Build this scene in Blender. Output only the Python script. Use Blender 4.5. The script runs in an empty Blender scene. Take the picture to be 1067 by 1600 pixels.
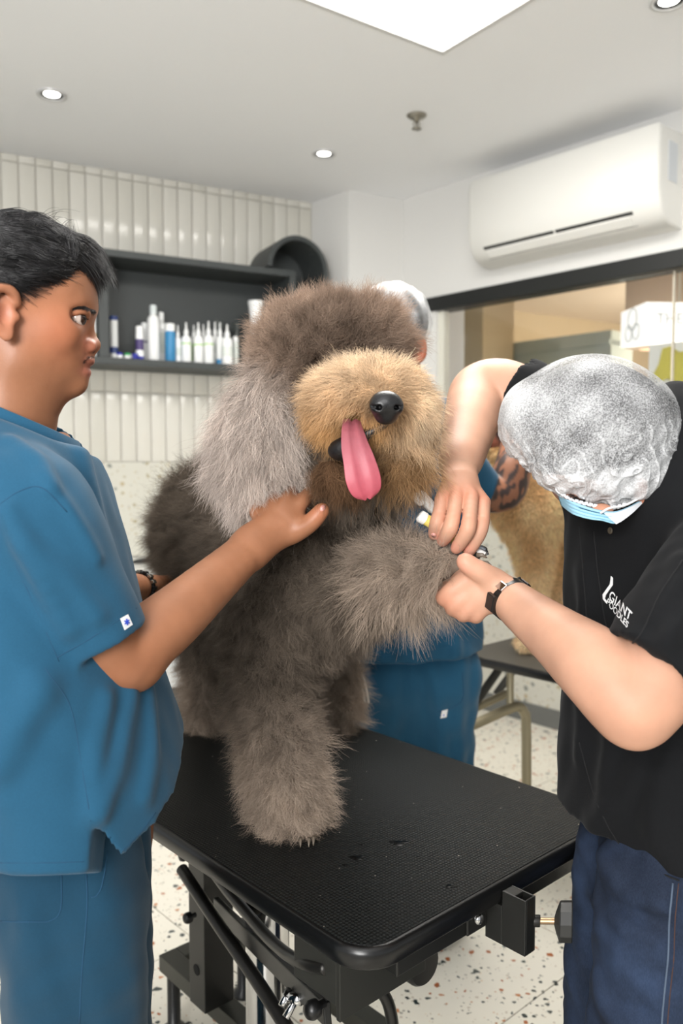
import bpy, bmesh, math, random
import numpy as np
from mathutils import Vector, Matrix
random.seed(7); RNG = np.random.default_rng(11)
C = bpy.context.scene.collection
sc = bpy.context.scene
# ---------------------------------------------------------------- camera, world, lamps, exposure
F = 1280.0; CH = 1.38; HZ = 722.0          # focal length (px of 1067x1600), camera height, horizon row
TH = math.atan((800 - HZ) / F)
cam = bpy.data.cameras.new('camera'); camo = bpy.data.objects.new('camera', cam); C.objects.link(camo)
camo.location = (0, 0, CH); camo.rotation_euler = (math.pi/2 - TH, 0, 0)
cam.sensor_fit = 'VERTICAL'; cam.sensor_height = 36.0; cam.lens = F/1600*36.0
cam.dof.use_dof = True; cam.dof.focus_distance = 1.2; cam.dof.aperture_fstop = 4.0
cam.clip_start = 0.02
sc.camera = camo
sc.view_settings.view_transform = 'Standard'; sc.view_settings.look = 'None'
sc.view_settings.gamma = 1.0; sc.view_settings.use_curve_mapping = False
sc.view_settings.exposure = 0.0
w = bpy.data.worlds.new('world'); sc.world = w; w.use_nodes = True
w.node_tree.nodes['Background'].inputs[0].default_value = (0.93, 0.97, 1.0, 1)
w.node_tree.nodes['Background'].inputs[1].default_value = 0.72
def area(name, loc, target, sx, sy, power, col=(1, 1, 1)):
    l = bpy.data.lights.new(name, 'AREA'); l.shape = 'RECTANGLE'; l.size = sx; l.size_y = sy; l.energy = power; l.color = col
    o = bpy.data.objects.new(name, l); C.objects.link(o); o.location = loc
    o.rotation_euler = (Vector(target) - Vector(loc)).to_track_quat('-Z', 'Y').to_euler(); return o
area('rear_fill_light', (-1.15, -2.9, 1.95), (0.25, 2.6, 1.6), 1.5, 1.5, 175, (1.0, 0.985, 0.965))  # large soft light added behind the camera; no window stands there
area('ceiling_fill', (-.5, -.5, 1.9), (-.1, .7, 3.2), .5, .5, 34, (1, .99, .98))  # added near the camera and aimed up to brighten the ceiling
PANEL_E = 17.0

# ---------------------------------------------------------------- helpers
CAM = np.array([0, 0, CH]); _c, _s = math.cos(TH), math.sin(TH)
def ray(x, y):
    u = (x - 533.5)/F; v = -(y - 800)/F
    return np.array([u, _c + v*_s, -_s + v*_c])
def P(x, y, Y):                      # the point seen at (x, y) that stands Y metres into the room
    d = ray(x, y); return CAM + d*(Y/d[1])
def Pz(x, y, z):
    d = ray(x, y); return CAM + d*((z - CH)/d[2])
def Pp(x, y, p0, n):
    d = ray(x, y); return CAM + d*(np.dot(p0 - CAM, n)/np.dot(d, n))
def lin(c):
    r = []
    for v in c[:3]:
        v = v/255.0
        r.append(v/12.92 if v <= 0.04045 else ((v + 0.055)/1.055)**2.4)
    return tuple(r)
def nrm(v):
    v = np.asarray(v, float); return v/(np.linalg.norm(v) + 1e-12)

class NT:
    def __init__(s, name):
        s.m = bpy.data.materials.new(name); s.m.use_nodes = True; s.t = s.m.node_tree
        s.b = s.t.nodes['Principled BSDF']
    def n(s, typ, **kw):
        nd = s.t.nodes.new(typ)
        for k, v in kw.items():
            if k in nd.inputs: nd.inputs[k].default_value = v
            else: setattr(nd, k, v)
        return nd
    def l(s, a, b): s.t.links.new(a, b)
    def mix(s, fac, a, b, typ='MIX'):
        nd = s.t.nodes.new('ShaderNodeMix'); nd.data_type = 'RGBA'; nd.blend_type = typ
        for sock, v in ((nd.inputs[0], fac), (nd.inputs[6], a), (nd.inputs[7], b)):
            if hasattr(v, 'is_linked'): s.l(v, sock)
            elif isinstance(v, (int, float)): sock.default_value = v
            else: sock.default_value = tuple(v) + (1,) if len(v) == 3 else v
        return nd.outputs[2]
    def ramp(s, fac, stops, interp='LINEAR'):
        nd = s.t.nodes.new('ShaderNodeValToRGB'); nd.color_ramp.interpolation = interp
        e = nd.color_ramp.elements
        while len(e) < len(stops): e.new(0.5)
        for el, (p, c) in zip(e, stops):
            el.position = p; el.color = tuple(c) + (1,) if not isinstance(c, (int, float)) else (c, c, c, 1)
        s.l(fac, nd.inputs[0]); return nd.outputs[0]
    def math(s, op, a, b=0.5, c=None):
        nd = s.t.nodes.new('ShaderNodeMath'); nd.operation = op
        for i, v in enumerate((a, b) if c is None else (a, b, c)):
            if hasattr(v, 'is_linked'): s.l(v, nd.inputs[i])
            else: nd.inputs[i].default_value = v
        return nd.outputs[0]
    def coord(s, which='Object', scale=(1, 1, 1)):
        tc = s.n('ShaderNodeTexCoord'); mp = s.n('ShaderNodeMapping'); mp.inputs['Scale'].default_value = scale
        s.l(tc.outputs[which], mp.inputs[0]); return mp.outputs[0]
    def noise(s, vec, scale, detail=3, rough=0.5):
        nd = s.n('ShaderNodeTexNoise', Scale=scale, Detail=detail, Roughness=rough); s.l(vec, nd.inputs['Vector']); return nd.outputs['Fac']
    def bump(s, h, strength=0.3, dist=0.001):
        nd = s.n('ShaderNodeBump', Strength=strength, Distance=dist); s.l(h, nd.inputs['Height']); s.l(nd.outputs[0], s.b.inputs['Normal']); return nd
def mat(name, col, rough=0.5, metal=0.0, var=0.0, vscale=8.0, bump=0.0, bscale=60.0, bdist=0.001, spec=None, sheen=0.0, sss=0.0, emit=None, estr=0.0, coat=0.0, trans=0.0, alpha=None):
    t = NT(name); b = t.b; c = lin(col)
    b.inputs['Base Color'].default_value = c + (1,); b.inputs['Roughness'].default_value = rough; b.inputs['Metallic'].default_value = metal
    if spec is not None: b.inputs['Specular IOR Level'].default_value = spec
    if sheen: b.inputs['Sheen Weight'].default_value = sheen
    if coat: b.inputs['Coat Weight'].default_value = coat; b.inputs['Coat Roughness'].default_value = 0.15
    if trans: b.inputs['Transmission Weight'].default_value = trans
    if sss:
        b.inputs['Subsurface Weight'].default_value = sss; b.inputs['Subsurface Radius'].default_value = (0.012, 0.005, 0.003); b.inputs['Subsurface Scale'].default_value = 0.5
    if emit is not None:
        b.inputs['Emission Color'].default_value = lin(emit) + (1,); b.inputs['Emission Strength'].default_value = estr
    v = t.coord('Object')
    if var:
        nz = t.noise(v, vscale, 4, 0.6)
        k = t.ramp(nz, [(0.3, 1 - var), (0.7, 1 + var*0.5)])
        t.l(t.mix(1.0, c, k, 'MULTIPLY'), b.inputs['Base Color'])
    if bump: t.bump(t.noise(v, bscale, 3, 0.6), bump, bdist)
    return t.m

def link(o, parent=None, **props):
    C.objects.link(o)
    if parent is not None: o.parent = parent
    for k, v in props.items(): o[k] = v
    return o
def smooth(me): me.polygons.foreach_set('use_smooth', np.ones(len(me.polygons), bool))
def bm_obj(name, bm, m, parent=None, sm=False, autos=None, **props):
    me = bpy.data.meshes.new(name); bmesh.ops.recalc_face_normals(bm, faces=bm.faces[:]); bm.to_mesh(me); bm.free()
    if m is not None: me.materials.append(m)
    if sm: smooth(me)
    if sm and autos:
        me.set_sharp_from_angle(angle=math.radians(autos))
    return link(bpy.data.objects.new(name, me), parent, **props)
def np_obj(name, v, q, m, parent=None, sm=True, **props):
    me = bpy.data.meshes.new(name); v = np.ascontiguousarray(v, np.float32); q = np.ascontiguousarray(q, np.int32)
    me.vertices.add(len(v)); me.vertices.foreach_set('co', v.ravel())
    n, k = q.shape; me.loops.add(n*k); me.loops.foreach_set('vertex_index', q.ravel())
    me.polygons.add(n); me.polygons.foreach_set('loop_start', np.arange(0, n*k, k, dtype=np.int32)); me.polygons.foreach_set('loop_total', np.full(n, k, np.int32))
    me.update(calc_edges=True); me.validate()
    if m is not None: me.materials.append(m)
    if sm: smooth(me)
    return link(bpy.data.objects.new(name, me), parent, **props)
def vcol(o, cols, name='Col'):
    a = o.data.color_attributes.new(name, 'FLOAT_COLOR', 'POINT')
    c = np.ones((len(cols), 4), np.float32); c[:, :3] = cols; a.data.foreach_set('color', c.ravel())
def empty(name, loc=(0, 0, 0), rz=0, **props):
    o = bpy.data.objects.new(name, None); o.location = loc; o.rotation_euler = (0, 0, rz); o.empty_display_size = 0.1
    return link(o, None, **props)
def box(bm, lo, hi, bev=0.0, seg=2):
    lo, hi = np.minimum(lo, hi), np.maximum(lo, hi)
    r = bmesh.ops.create_cube(bm, size=1); vs = r['verts']
    for v in vs: v.co = Vector([(lo[i] + hi[i])/2 + v.co[i]*(hi[i] - lo[i]) for i in range(3)])
    if bev: bmesh.ops.bevel(bm, geom=list({e for v in vs for e in v.link_edges}), offset=bev, segments=seg, affect='EDGES', profile=0.5)
def prism(bm, pts, z0, z1):
    lo = [bm.verts.new((p[0], p[1], z0)) for p in pts]; hi = [bm.verts.new((p[0], p[1], z1)) for p in pts]; n = len(pts)
    bm.faces.new(lo[::-1]); bm.faces.new(hi)
    for i in range(n): bm.faces.new((lo[i], lo[(i+1) % n], hi[(i+1) % n], hi[i]))
def tube(bm, pts, r, seg=12, cap=True, flat=None):
    pts = [Vector(p) for p in pts]; rs = r if isinstance(r, (list, tuple, np.ndarray)) else [r]*len(pts)
    rings = []; up = None
    for i, p in enumerate(pts):
        d = (pts[min(i+1, len(pts)-1)] - pts[max(i-1, 0)]).normalized()
        if up is None: up = Vector((0, 0, 1)) if abs(d.z) < 0.9 else Vector((1, 0, 0))
        a = d.cross(up).normalized(); b = a.cross(d).normalized(); up = b
        rings.append([bm.verts.new(p + (a*math.cos(2*math.pi*k/seg) + b*math.sin(2*math.pi*k/seg)*(flat or 1))*rs[i]) for k in range(seg)])
    for i in range(len(rings)-1):
        for k in range(seg): bm.faces.new((rings[i][k], rings[i][(k+1) % seg], rings[i+1][(k+1) % seg], rings[i+1][k]))
    if cap: bm.faces.new(rings[0][::-1]); bm.faces.new(rings[-1])
def bez(pts, n=8):                   # Catmull-Rom through points
    pts = [np.asarray(p, float) for p in pts]; q = [2*pts[0]-pts[1]] + pts + [2*pts[-1]-pts[-2]]; out = []
    for i in range(1, len(q)-2):
        for t in np.linspace(0, 1, n, endpoint=False):
            a, b, c, d = q[i-1:i+3]
            out.append(0.5*((2*b) + (c-a)*t + (2*a-5*b+4*c-d)*t*t + (3*b-a-3*c+d)*t**3))
    out.append(pts[-1]); return out
def lathe(bm, prof, seg=20, off=(0, 0, 0), cap=True):
    rings = [[bm.verts.new((off[0]+r*math.cos(2*math.pi*k/seg), off[1]+r*math.sin(2*math.pi*k/seg), off[2]+z)) for k in range(seg)] for r, z in prof]
    for i in range(len(rings)-1):
        for k in range(seg): bm.faces.new((rings[i][k], rings[i][(k+1) % seg], rings[i+1][(k+1) % seg], rings[i+1][k]))
    if cap: bm.faces.new(rings[0][::-1]); bm.faces.new(rings[-1])
def orient(bm, loc, xdir, ydir=None, zdir=(0, 0, 1)):
    x = Vector(xdir).normalized(); z = Vector(zdir).normalized()
    y = z.cross(x).normalized() if ydir is None else Vector(ydir).normalized()
    M = Matrix((x, y, z)).transposed().to_4x4(); M.translation = Vector(loc); bmesh.ops.transform(bm, matrix=M, verts=bm.verts[:])

# ---------------------------------------------------------------- signed-distance modelling (organic shapes)
class SD:
    def __init__(s, lo, hi, h):
        s.lo = np.array(lo, float); s.h = h; s.n = np.ceil((np.array(hi) - s.lo)/h).astype(int) + 1
        s.f = np.full(s.n, 0.12, np.float32); s.ax = [s.lo[i] + h*np.arange(s.n[i]) for i in range(3)]
    def win(s, lo, hi):
        a = np.clip(np.floor((np.array(lo) - s.lo)/s.h).astype(int), 0, s.n); b = np.clip(np.ceil((np.array(hi) - s.lo)/s.h).astype(int)+1, 0, s.n)
        sl = tuple(slice(a[i], b[i]) for i in range(3))
        g = np.stack(np.meshgrid(*[s.ax[i][sl[i]] for i in range(3)], indexing='ij'), -1).astype(np.float32)
        return sl, g
    def cap(s, a, b, ra, rb, k=0.01, op='add', flat=None):
        a = np.asarray(a, np.float32); b = np.asarray(b, np.float32); m = max(ra, rb) + k + 3*s.h
        sl, g = s.win(np.minimum(a, b) - m, np.maximum(a, b) + m)
        if 0 in g.shape: return s
        p = g - a; ba = b - a
        t = np.clip((p@ba)/max(float(ba@ba), 1e-9), 0, 1)
        q = p - t[..., None]*ba
        if flat is not None:
            n, sc_ = flat; n = nrm(n).astype(np.float32); dn = q@n; q = q + n*(dn*(1/sc_ - 1))[..., None]
        d = np.sqrt((q*q).sum(-1)) - (ra + (rb - ra)*t)
        if flat is not None: d = d*max(sc_, 0.6)
        s.put(sl, d, k, op); return s
    def put(s, sl, d, k, op):
        a = s.f[sl]; k = max(k, 1e-6)
        if op == 'add':
            h = np.maximum(k - np.abs(a - d), 0)/k; s.f[sl] = np.minimum(a, d) - h*h*k*0.25
        else:
            d = -d; h = np.maximum(k - np.abs(a - d), 0)/k; s.f[sl] = np.maximum(a, d) + h*h*k*0.25
    def chain(s, pts, k=0.01, op='add', flat=None, ik=0.004):     # tapered limb: its own joints stay crisp, only the join to the rest is blended
        pts = [(np.asarray(p, float), r) for p, r in pts]
        if len(pts) > 2: pts = [(q[:3], max(q[3], .0003)) for q in bez([np.append(p, r) for p, r in pts], 5)]
        pts = [(p.astype(np.float32), float(r)) for p, r in pts]; R = max(r for _, r in pts) + k + 3*s.h; A = np.array([p for p, _ in pts])
        sl, g = s.win(A.min(0) - R, A.max(0) + R)
        if 0 in g.shape: return s
        D_ = None
        for (a, ra), (b, rb) in zip(pts[:-1], pts[1:]):
            p = g - a; ba = b - a; t = np.clip((p@ba)/max(float(ba@ba), 1e-9), 0, 1); q = p - t[..., None]*ba
            if flat is not None: n = nrm(flat[0]).astype(np.float32); q = q + n*((q@n)*(1/flat[1] - 1))[..., None]
            d = np.sqrt((q*q).sum(-1)) - (ra + (rb - ra)*t)
            if flat is not None: d = d*max(flat[1], 0.6)
            if D_ is None: D_ = d
            else: hh = np.maximum(ik - np.abs(D_ - d), 0)/ik; D_ = np.minimum(D_, d) - hh*hh*ik*.25
        s.put(sl, D_, k, op); return s
    def ell(s, c, r, k=0.01, op='add', axes=None):
        c = np.asarray(c, np.float32); r = np.asarray(r, np.float32); m = float(r.max()) + k + 3*s.h
        sl, g = s.win(c - m, c + m)
        if 0 in g.shape: return s
        p = g - c
        if axes is not None: p = p@np.asarray(axes, np.float32).T
        k0 = np.sqrt(((p/r)**2).sum(-1)); k1 = np.sqrt(((p/(r*r))**2).sum(-1)) + 1e-6
        s.put(sl, k0*(k0 - 1)/k1, k, op); return s
    def grid(s): return np.stack(np.meshgrid(*s.ax, indexing='ij'), -1).astype(np.float32)
    def plane(s, p, n, k=0.004):     # cut away the side the normal points to
        g = s.grid(); d = (g - np.asarray(p, np.float32))@nrm(n).astype(np.float32)
        s.f = smax(s.f, d, k); return s
    def disp(s, fn):
        m = np.abs(s.f) < 0.03; idx = np.argwhere(m); p = s.lo + idx*s.h; s.f[m] += fn(p).astype(np.float32); return s
    def sample(s, p):
        q = (np.asarray(p) - s.lo)/s.h; i = np.clip(np.floor(q).astype(int), 0, s.n - 2); t = np.clip(q - i, 0, 1); r = 0
        for dx in (0, 1):
            for dy in (0, 1):
                for dz in (0, 1):
                    wgt = (t[..., 0] if dx else 1-t[..., 0])*(t[..., 1] if dy else 1-t[..., 1])*(t[..., 2] if dz else 1-t[..., 2])
                    r = r + wgt*s.f[i[..., 0]+dx, i[..., 1]+dy, i[..., 2]+dz]
        return r
    def grad(s, p):
        e = s.h; p = np.asarray(p, float)
        g = np.stack([s.sample(p + np.eye(3)[i]*e) - s.sample(p - np.eye(3)[i]*e) for i in range(3)], -1)
        return g/(np.linalg.norm(g, axis=-1, keepdims=True) + 1e-9)
    def hit(s, x, y, y0, y1, off=0.0):   # first surface point seen at (x, y)
        Ys = np.linspace(y0, y1, 500); d = ray(x, y); pts = CAM + d*(Ys/d[1])[:, None]; f = s.sample(pts)
        inside = np.all((pts > s.lo) & (pts < s.lo + (s.n-1)*s.h), 1)
        w_ = np.nonzero((f < 0) & inside)[0]; i = w_[0] if len(w_) else int(np.argmin(np.where(inside, f, 9)))
        p = pts[i]; n = s.grad(p); return p - n*(s.sample(p) - off), n
    def mesh(s):
        f = s.f; S = f < 0; n = f.shape
        cnt = np.zeros(tuple(k-1 for k in n), np.int8)
        for dx in (0, 1):
            for dy in (0, 1):
                for dz in (0, 1): cnt += S[dx:n[0]-1+dx, dy:n[1]-1+dy, dz:n[2]-1+dz]
        act = (cnt > 0) & (cnt < 8); ijk = np.argwhere(act); idx = np.full(act.shape, -1, np.int32); idx[act] = np.arange(len(ijk))
        acc = np.zeros((len(ijk), 3)); num = np.zeros(len(ijk)); cs = [(a, b, c) for a in (0, 1) for b in (0, 1) for c in (0, 1)]
        val = {c: f[ijk[:, 0]+c[0], ijk[:, 1]+c[1], ijk[:, 2]+c[2]] for c in cs}
        for a in cs:
            for ax in range(3):
                if a[ax]: continue
                b = list(a); b[ax] = 1; b = tuple(b); v0, v1 = val[a], val[b]; m = (v0 < 0) != (v1 < 0)
                t = np.where(m, v0/np.where(m, v0 - v1, 1), 0); pos = np.array(a)[None] + np.zeros((len(ijk), 3)); pos[:, ax] += t
                acc[m] += pos[m]; num += m
        V = s.lo + (ijk + acc/np.maximum(num, 1)[:, None])*s.h; Q = []
        for ax in range(3):
            u, w_ = (ax+1) % 3, (ax+2) % 3
            a = np.take(S, range(n[ax]-1), ax); b = np.take(S, range(1, n[ax]), ax)
            e = np.argwhere(a != b); e = e[(e[:, u] > 0) & (e[:, w_] > 0) & (e[:, u] < n[u]-1) & (e[:, w_] < n[w_]-1)]
            if not len(e): continue
            def ci(du, dw):
                q = e.copy(); q[:, u] += du; q[:, w_] += dw; return idx[q[:, 0], q[:, 1], q[:, 2]]
            quad = np.stack([ci(-1, -1), ci(0, -1), ci(0, 0), ci(-1, 0)], 1)
            fl = ~S[e[:, 0], e[:, 1], e[:, 2]]; quad[fl] = quad[fl][:, ::-1]; Q.append(quad)
        Q = np.concatenate(Q); Q = Q[(Q >= 0).all(1)]; return V, Q
def smax(a, b, k):
    h = np.maximum(k - np.abs(a - b), 0)/k; return np.maximum(a, b) + h*h*k*0.25
def vnoise(p, freq, seed, dim=1, n=7):
    r = np.random.default_rng(seed); out = np.zeros((len(p), dim))
    for d in range(dim):
        for i in range(n):
            k = r.normal(size=3); k = k/np.linalg.norm(k)*freq*r.uniform(0.6, 1.5); out[:, d] += np.sin(p@k*6.283 + r.uniform(0, 6.283))
    out *= 1.4/math.sqrt(n); return out[:, 0] if dim == 1 else out
def relax(V, Q, it=2, lam=0.5):
    for _ in range(it):
        acc = np.zeros_like(V); cnt = np.zeros(len(V))
        for i in range(4):
            a, b = Q[:, i], Q[:, (i+1) % 4]
            for d in range(3):
                acc[:, d] += np.bincount(a, V[b, d], len(V)) + np.bincount(b, V[a, d], len(V))
            cnt += np.bincount(a, minlength=len(V)) + np.bincount(b, minlength=len(V))
        V = V + lam*(acc/np.maximum(cnt, 1)[:, None] - V)
    return V
def vnormals(V, Q):
    n = np.cross(V[Q[:, 2]] - V[Q[:, 0]], V[Q[:, 3]] - V[Q[:, 1]]); out = np.zeros_like(V)
    for i in range(4):
        for d in range(3): out[:, d] += np.bincount(Q[:, i], n[:, d], len(V))
    return out/(np.linalg.norm(out, axis=1, keepdims=True) + 1e-12)
def strands(name, pos, rad, cols, m, parent=None, tip=0.25, **props):   # pos (N, K, 3)
    N, K = pos.shape[:2]; cu = bpy.data.hair_curves.new(name); cu.add_curves([K]*N)
    cu.attributes['position'].data.foreach_set('vector', np.ascontiguousarray(pos, np.float32).ravel())
    ra = cu.attributes.get('radius') or cu.attributes.new('radius', 'FLOAT', 'POINT')
    t = np.linspace(0, 1, K); pr = (1 - (1 - tip)*t**1.5)
    ra.data.foreach_set('value', (np.asarray(rad)*np.ones(N))[:, None].repeat(K, 1).astype(np.float32).ravel()*np.tile(pr, N).astype(np.float32))
    a = cu.attributes.new('Col', 'FLOAT_COLOR', 'CURVE'); c = np.ones((N, 4), np.float32); c[:, :3] = cols; a.data.foreach_set('color', c.ravel())
    cu.materials.append(m); return link(bpy.data.objects.new(name, cu), parent, **props)
def hair_mat(name, rough=0.6, spec=0.3, trans=0.0):
    t = NT(name); a = t.n('ShaderNodeAttribute', attribute_name='Col'); t.l(a.outputs['Color'], t.b.inputs['Base Color'])
    t.b.inputs['Roughness'].default_value = rough; t.b.inputs['Specular IOR Level'].default_value = spec
    return t.m
def attr_mat(name, rough=0.5, spec=0.4, sss=0.0, bump=0.0, bscale=300, bdist=0.0005, var=0.0, vscale=40):
    t = NT(name); a = t.n('ShaderNodeAttribute', attribute_name='Col'); t.b.inputs['Roughness'].default_value = rough; t.b.inputs['Specular IOR Level'].default_value = spec
    col = a.outputs['Color']; v = t.coord('Object')
    if var: col = t.mix(1.0, col, t.ramp(t.noise(v, vscale, 5, 0.65), [(0.3, 1 - var), (0.7, 1 + var*0.4)]), 'MULTIPLY')
    t.l(col, t.b.inputs['Base Color'])
    if sss: t.b.inputs['Subsurface Weight'].default_value = sss; t.b.inputs['Subsurface Radius'].default_value = (0.012, 0.005, 0.003); t.b.inputs['Subsurface Scale'].default_value = 0.5
    if bump: t.bump(t.noise(v, bscale, 3, 0.6), bump, bdist)
    return t.m
# ================================================================ SETTING
H = 2.94
BK0, BK1, PL, RC, R1 = [Pz(x, y, H)[:2] for x, y in ((0, 237), (487, 317), (545, 297), (630, 312), (1067, 170))]
EB = nrm(BK0 - BK1); ER = nrm(R1 - RC)
NB = np.array([EB[1], -EB[0]]); NB = -NB if NB[1] > 0 else NB       # into the room
NR = np.array([ER[1], -ER[0]]); NR = -NR if NR[0] > 0 else NR
def BW(s, n, z): q = BK1 + EB*s + NB*n; return np.array([q[0], q[1], z])
def RW(s, n, z): q = RC + ER*s + NR*n; return np.array([q[0], q[1], z])
def onB(x, y, n=0.0):
    q = Pp(x, y, BW(0, n, 1), np.append(NB, 0)); return float(np.dot(q[:2] - BK1, EB)), float(q[2])
def onR(x, y, n=0.0):
    q = Pp(x, y, RW(0, n, 1), np.append(NR, 0)); return float(np.dot(q[:2] - RC, ER)), float(q[2])
def wbox(bm, fr, s0, s1, n0, n1, z0, z1, bev=0.0):          # box in a wall's own frame
    o = fr(0, 0, 0); X = fr(1, 0, 0) - o; Y = fr(0, 1, 0) - o; b2 = bmesh.new(); box(b2, (s0, n0, z0), (s1, n1, z1), bev)
    M = Matrix(((X[0], Y[0], 0, o[0]), (X[1], Y[1], 0, o[1]), (0, 0, 1, 0), (0, 0, 0, 1))); bmesh.ops.transform(b2, matrix=M, verts=b2.verts[:])
    me = bpy.data.meshes.new('tmp'); b2.to_mesh(me); b2.free(); bm.from_mesh(me); bpy.data.meshes.remove(me)
LB = 4.4; LR = 7.6
white_paint = mat('white_paint', (213, 212, 209), 0.6, bump=0.05, bscale=90)
ceil_paint = mat('ceiling_paint', (238, 239, 241), 0.7)
def terrazzo(name, base, scale, chips, rough=0.35, dens=1.0):
    t = NT(name); v = t.coord('Object'); col = t.mix(t.noise(v, 9, 3), tuple(c*0.93 for c in lin(base)), lin(base))
    for sc_, th_, sel, pal in chips:
        vo = t.n('ShaderNodeTexVoronoi', Scale=sc_, Randomness=1.0); wv = t.n('ShaderNodeTexNoise', Scale=sc_*1.3, Detail=1.0); t.l(v, wv.inputs['Vector'])
        vm = t.n('ShaderNodeVectorMath', operation='MULTIPLY_ADD'); t.l(wv.outputs['Color'], vm.inputs[0]); vm.inputs[1].default_value = (0.7/sc_,)*3; t.l(v, vm.inputs[2]); t.l(vm.outputs[0], vo.inputs['Vector'])
        sp = t.n('ShaderNodeSeparateColor'); t.l(vo.outputs['Color'], sp.inputs[0])
        size = t.math('MULTIPLY', sp.outputs[0], th_); m1 = t.math('LESS_THAN', vo.outputs['Distance'], size); m2 = t.math('LESS_THAN', sp.outputs[1], sel)
        c = t.ramp(sp.outputs[2], [(i/len(pal), lin(p)) for i, p in enumerate(pal)], 'CONSTANT')
        col = t.mix(t.math('MULTIPLY', m1, m2), col, c)
    t.l(col, t.b.inputs['Base Color']); t.b.inputs['Roughness'].default_value = rough; return t.m
pal = [(34, 44, 42), (160, 92, 50), (54, 62, 60), (178, 118, 74), (120, 118, 108), (40, 46, 44)]
terra_floor = terrazzo('terrazzo_floor', (222, 217, 204), 1, [(90, 0.42, 0.45, [(190, 180, 165), (150, 146, 136), (200, 170, 140)]), (54, 0.5, 0.40, pal), (33, 0.42, 0.22, pal)])
terra_wall = terrazzo('terrazzo_wall', (205, 203, 192), 1, [(60, 0.42, 0.5, [(178, 170, 150), (172, 168, 158), (186, 172, 140)]), (32, 0.45, 0.4, [(166, 156, 128), (140, 142, 134), (178, 164, 134), (132, 134, 128)])], 0.3)
black_trim = mat('black_trim', (22, 24, 23), 0.5); grey_paint = mat('skirting_grey', (105, 106, 103), 0.6)

# floor: screed with terrazzo slabs laid on it
bm = bmesh.new(); box(bm, (-5.5, -3.2, -0.12), (7.5, 8.0, -0.012)); bm_obj('floor', bm, mat('grout', (150, 146, 136), 0.8), kind='structure'); floor = bpy.data.objects['floor']
TS = 0.8; ang = math.atan2(ER[1], ER[0]); bm = bmesh.new(); box(bm, (-TS/2+.0015, -TS/2+.0015, -0.014), (TS/2-.0015, TS/2-.0015, 0), 0.0008, 1)
tile0 = bm_obj('floor_tile', bm, terra_floor, floor); g0 = Pz(930, 1489, 0)[:2]; first = True
fd, fn = ER, NR
for i in range(-8, 9):
    for j in range(-4, 7):
        c = g0 + fd*TS*(i + 0.5) + fn*TS*(j + 0.5)
        if not (-4.2 < c[0] < 2.6 and -0.2 < c[1] < 6.0): continue
        if np.dot(c - RC, NR) < -0.3 or np.dot(c - BK1, NB) < -0.3: continue
        o = tile0 if first else link(tile0.copy(), floor); first = False
        o.location = (c[0], c[1], 0); o.rotation_euler = (0, 0, ang)
# ceiling with a cut-out for the light panel
la, lc, lb = [Pz(x, y, H)[:2] for x, y in ((470, 0), (692, 85), (860, 0))]
d1, d2 = nrm(la - lc), nrm(lb - lc); d2 = d2 - d1*np.dot(d1, d2); d2 = nrm(d2); PS = 1.25
sq = [lc, lc + d1*PS, lc + d1*PS + d2*PS, lc + d2*PS]
bm = bmesh.new(); out = [(-5.5, -3.2), (7.5, -3.2), (7.5, 8), (-5.5, 8)]
vo = [bm.verts.new((x, y, H)) for x, y in out]; vi = [bm.verts.new((x, y, H)) for x, y in sq]
eds = [bm.edges.new((vo[i], vo[(i+1) % 4])) for i in range(4)] + [bm.edges.new((vi[i], vi[(i+1) % 4])) for i in range(4)]
bmesh.ops.triangle_fill(bm, edges=eds, use_beauty=True)
for f in [f for f in bm.faces if abs(np.dot(np.array(f.calc_center_median())[:2] - (lc + d1*PS/2 + d2*PS/2), d1)) < PS/2 - .01 and abs(np.dot(np.array(f.calc_center_median())[:2] - (lc + d1*PS/2 + d2*PS/2), d2)) < PS/2 - .01]: bm.faces.remove(f)
r = bmesh.ops.extrude_face_region(bm, geom=bm.faces[:])
for v in r['geom']:
    if isinstance(v, bmesh.types.BMVert): v.co.z += 0.15
bm_obj('ceiling', bm, ceil_paint, kind='structure')
lp = empty('ceiling_light', (*(lc + d1*PS/2 + d2*PS/2), H), math.atan2(d1[1], d1[0]), label='large square white light panel let into the ceiling', category='ceiling light')
bm = bmesh.new(); box(bm, (-PS/2+.02, -PS/2+.02, .012), (PS/2-.02, PS/2-.02, .03)); bm_obj('diffuser', bm, mat('panel_glow', (255, 255, 255), 0.5, emit=(255, 252, 246), estr=PANEL_E), lp)
bm = bmesh.new()
for a, b in (((-PS/2, -PS/2), (PS/2, -PS/2+.02)), ((-PS/2, PS/2-.02), (PS/2, PS/2)), ((-PS/2, -PS/2+.02), (-PS/2+.02, PS/2-.02)), ((PS/2-.02, -PS/2+.02), (PS/2, PS/2-.02))): box(bm, (*a, -.004), (*b, .05), .002, 1)
bm_obj('frame', bm, mat('panel_frame', (200, 200, 198), 0.5), lp)
dl_ring = mat('downlight_ring', (205, 205, 205), 0.3, 0.3); dl_dark = mat('downlight_baffle', (60, 60, 60), 0.4, 0.6); dl_glow = mat('downlight_glow', (255, 255, 255), 0.4, emit=(255, 253, 245), estr=7)
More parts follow.
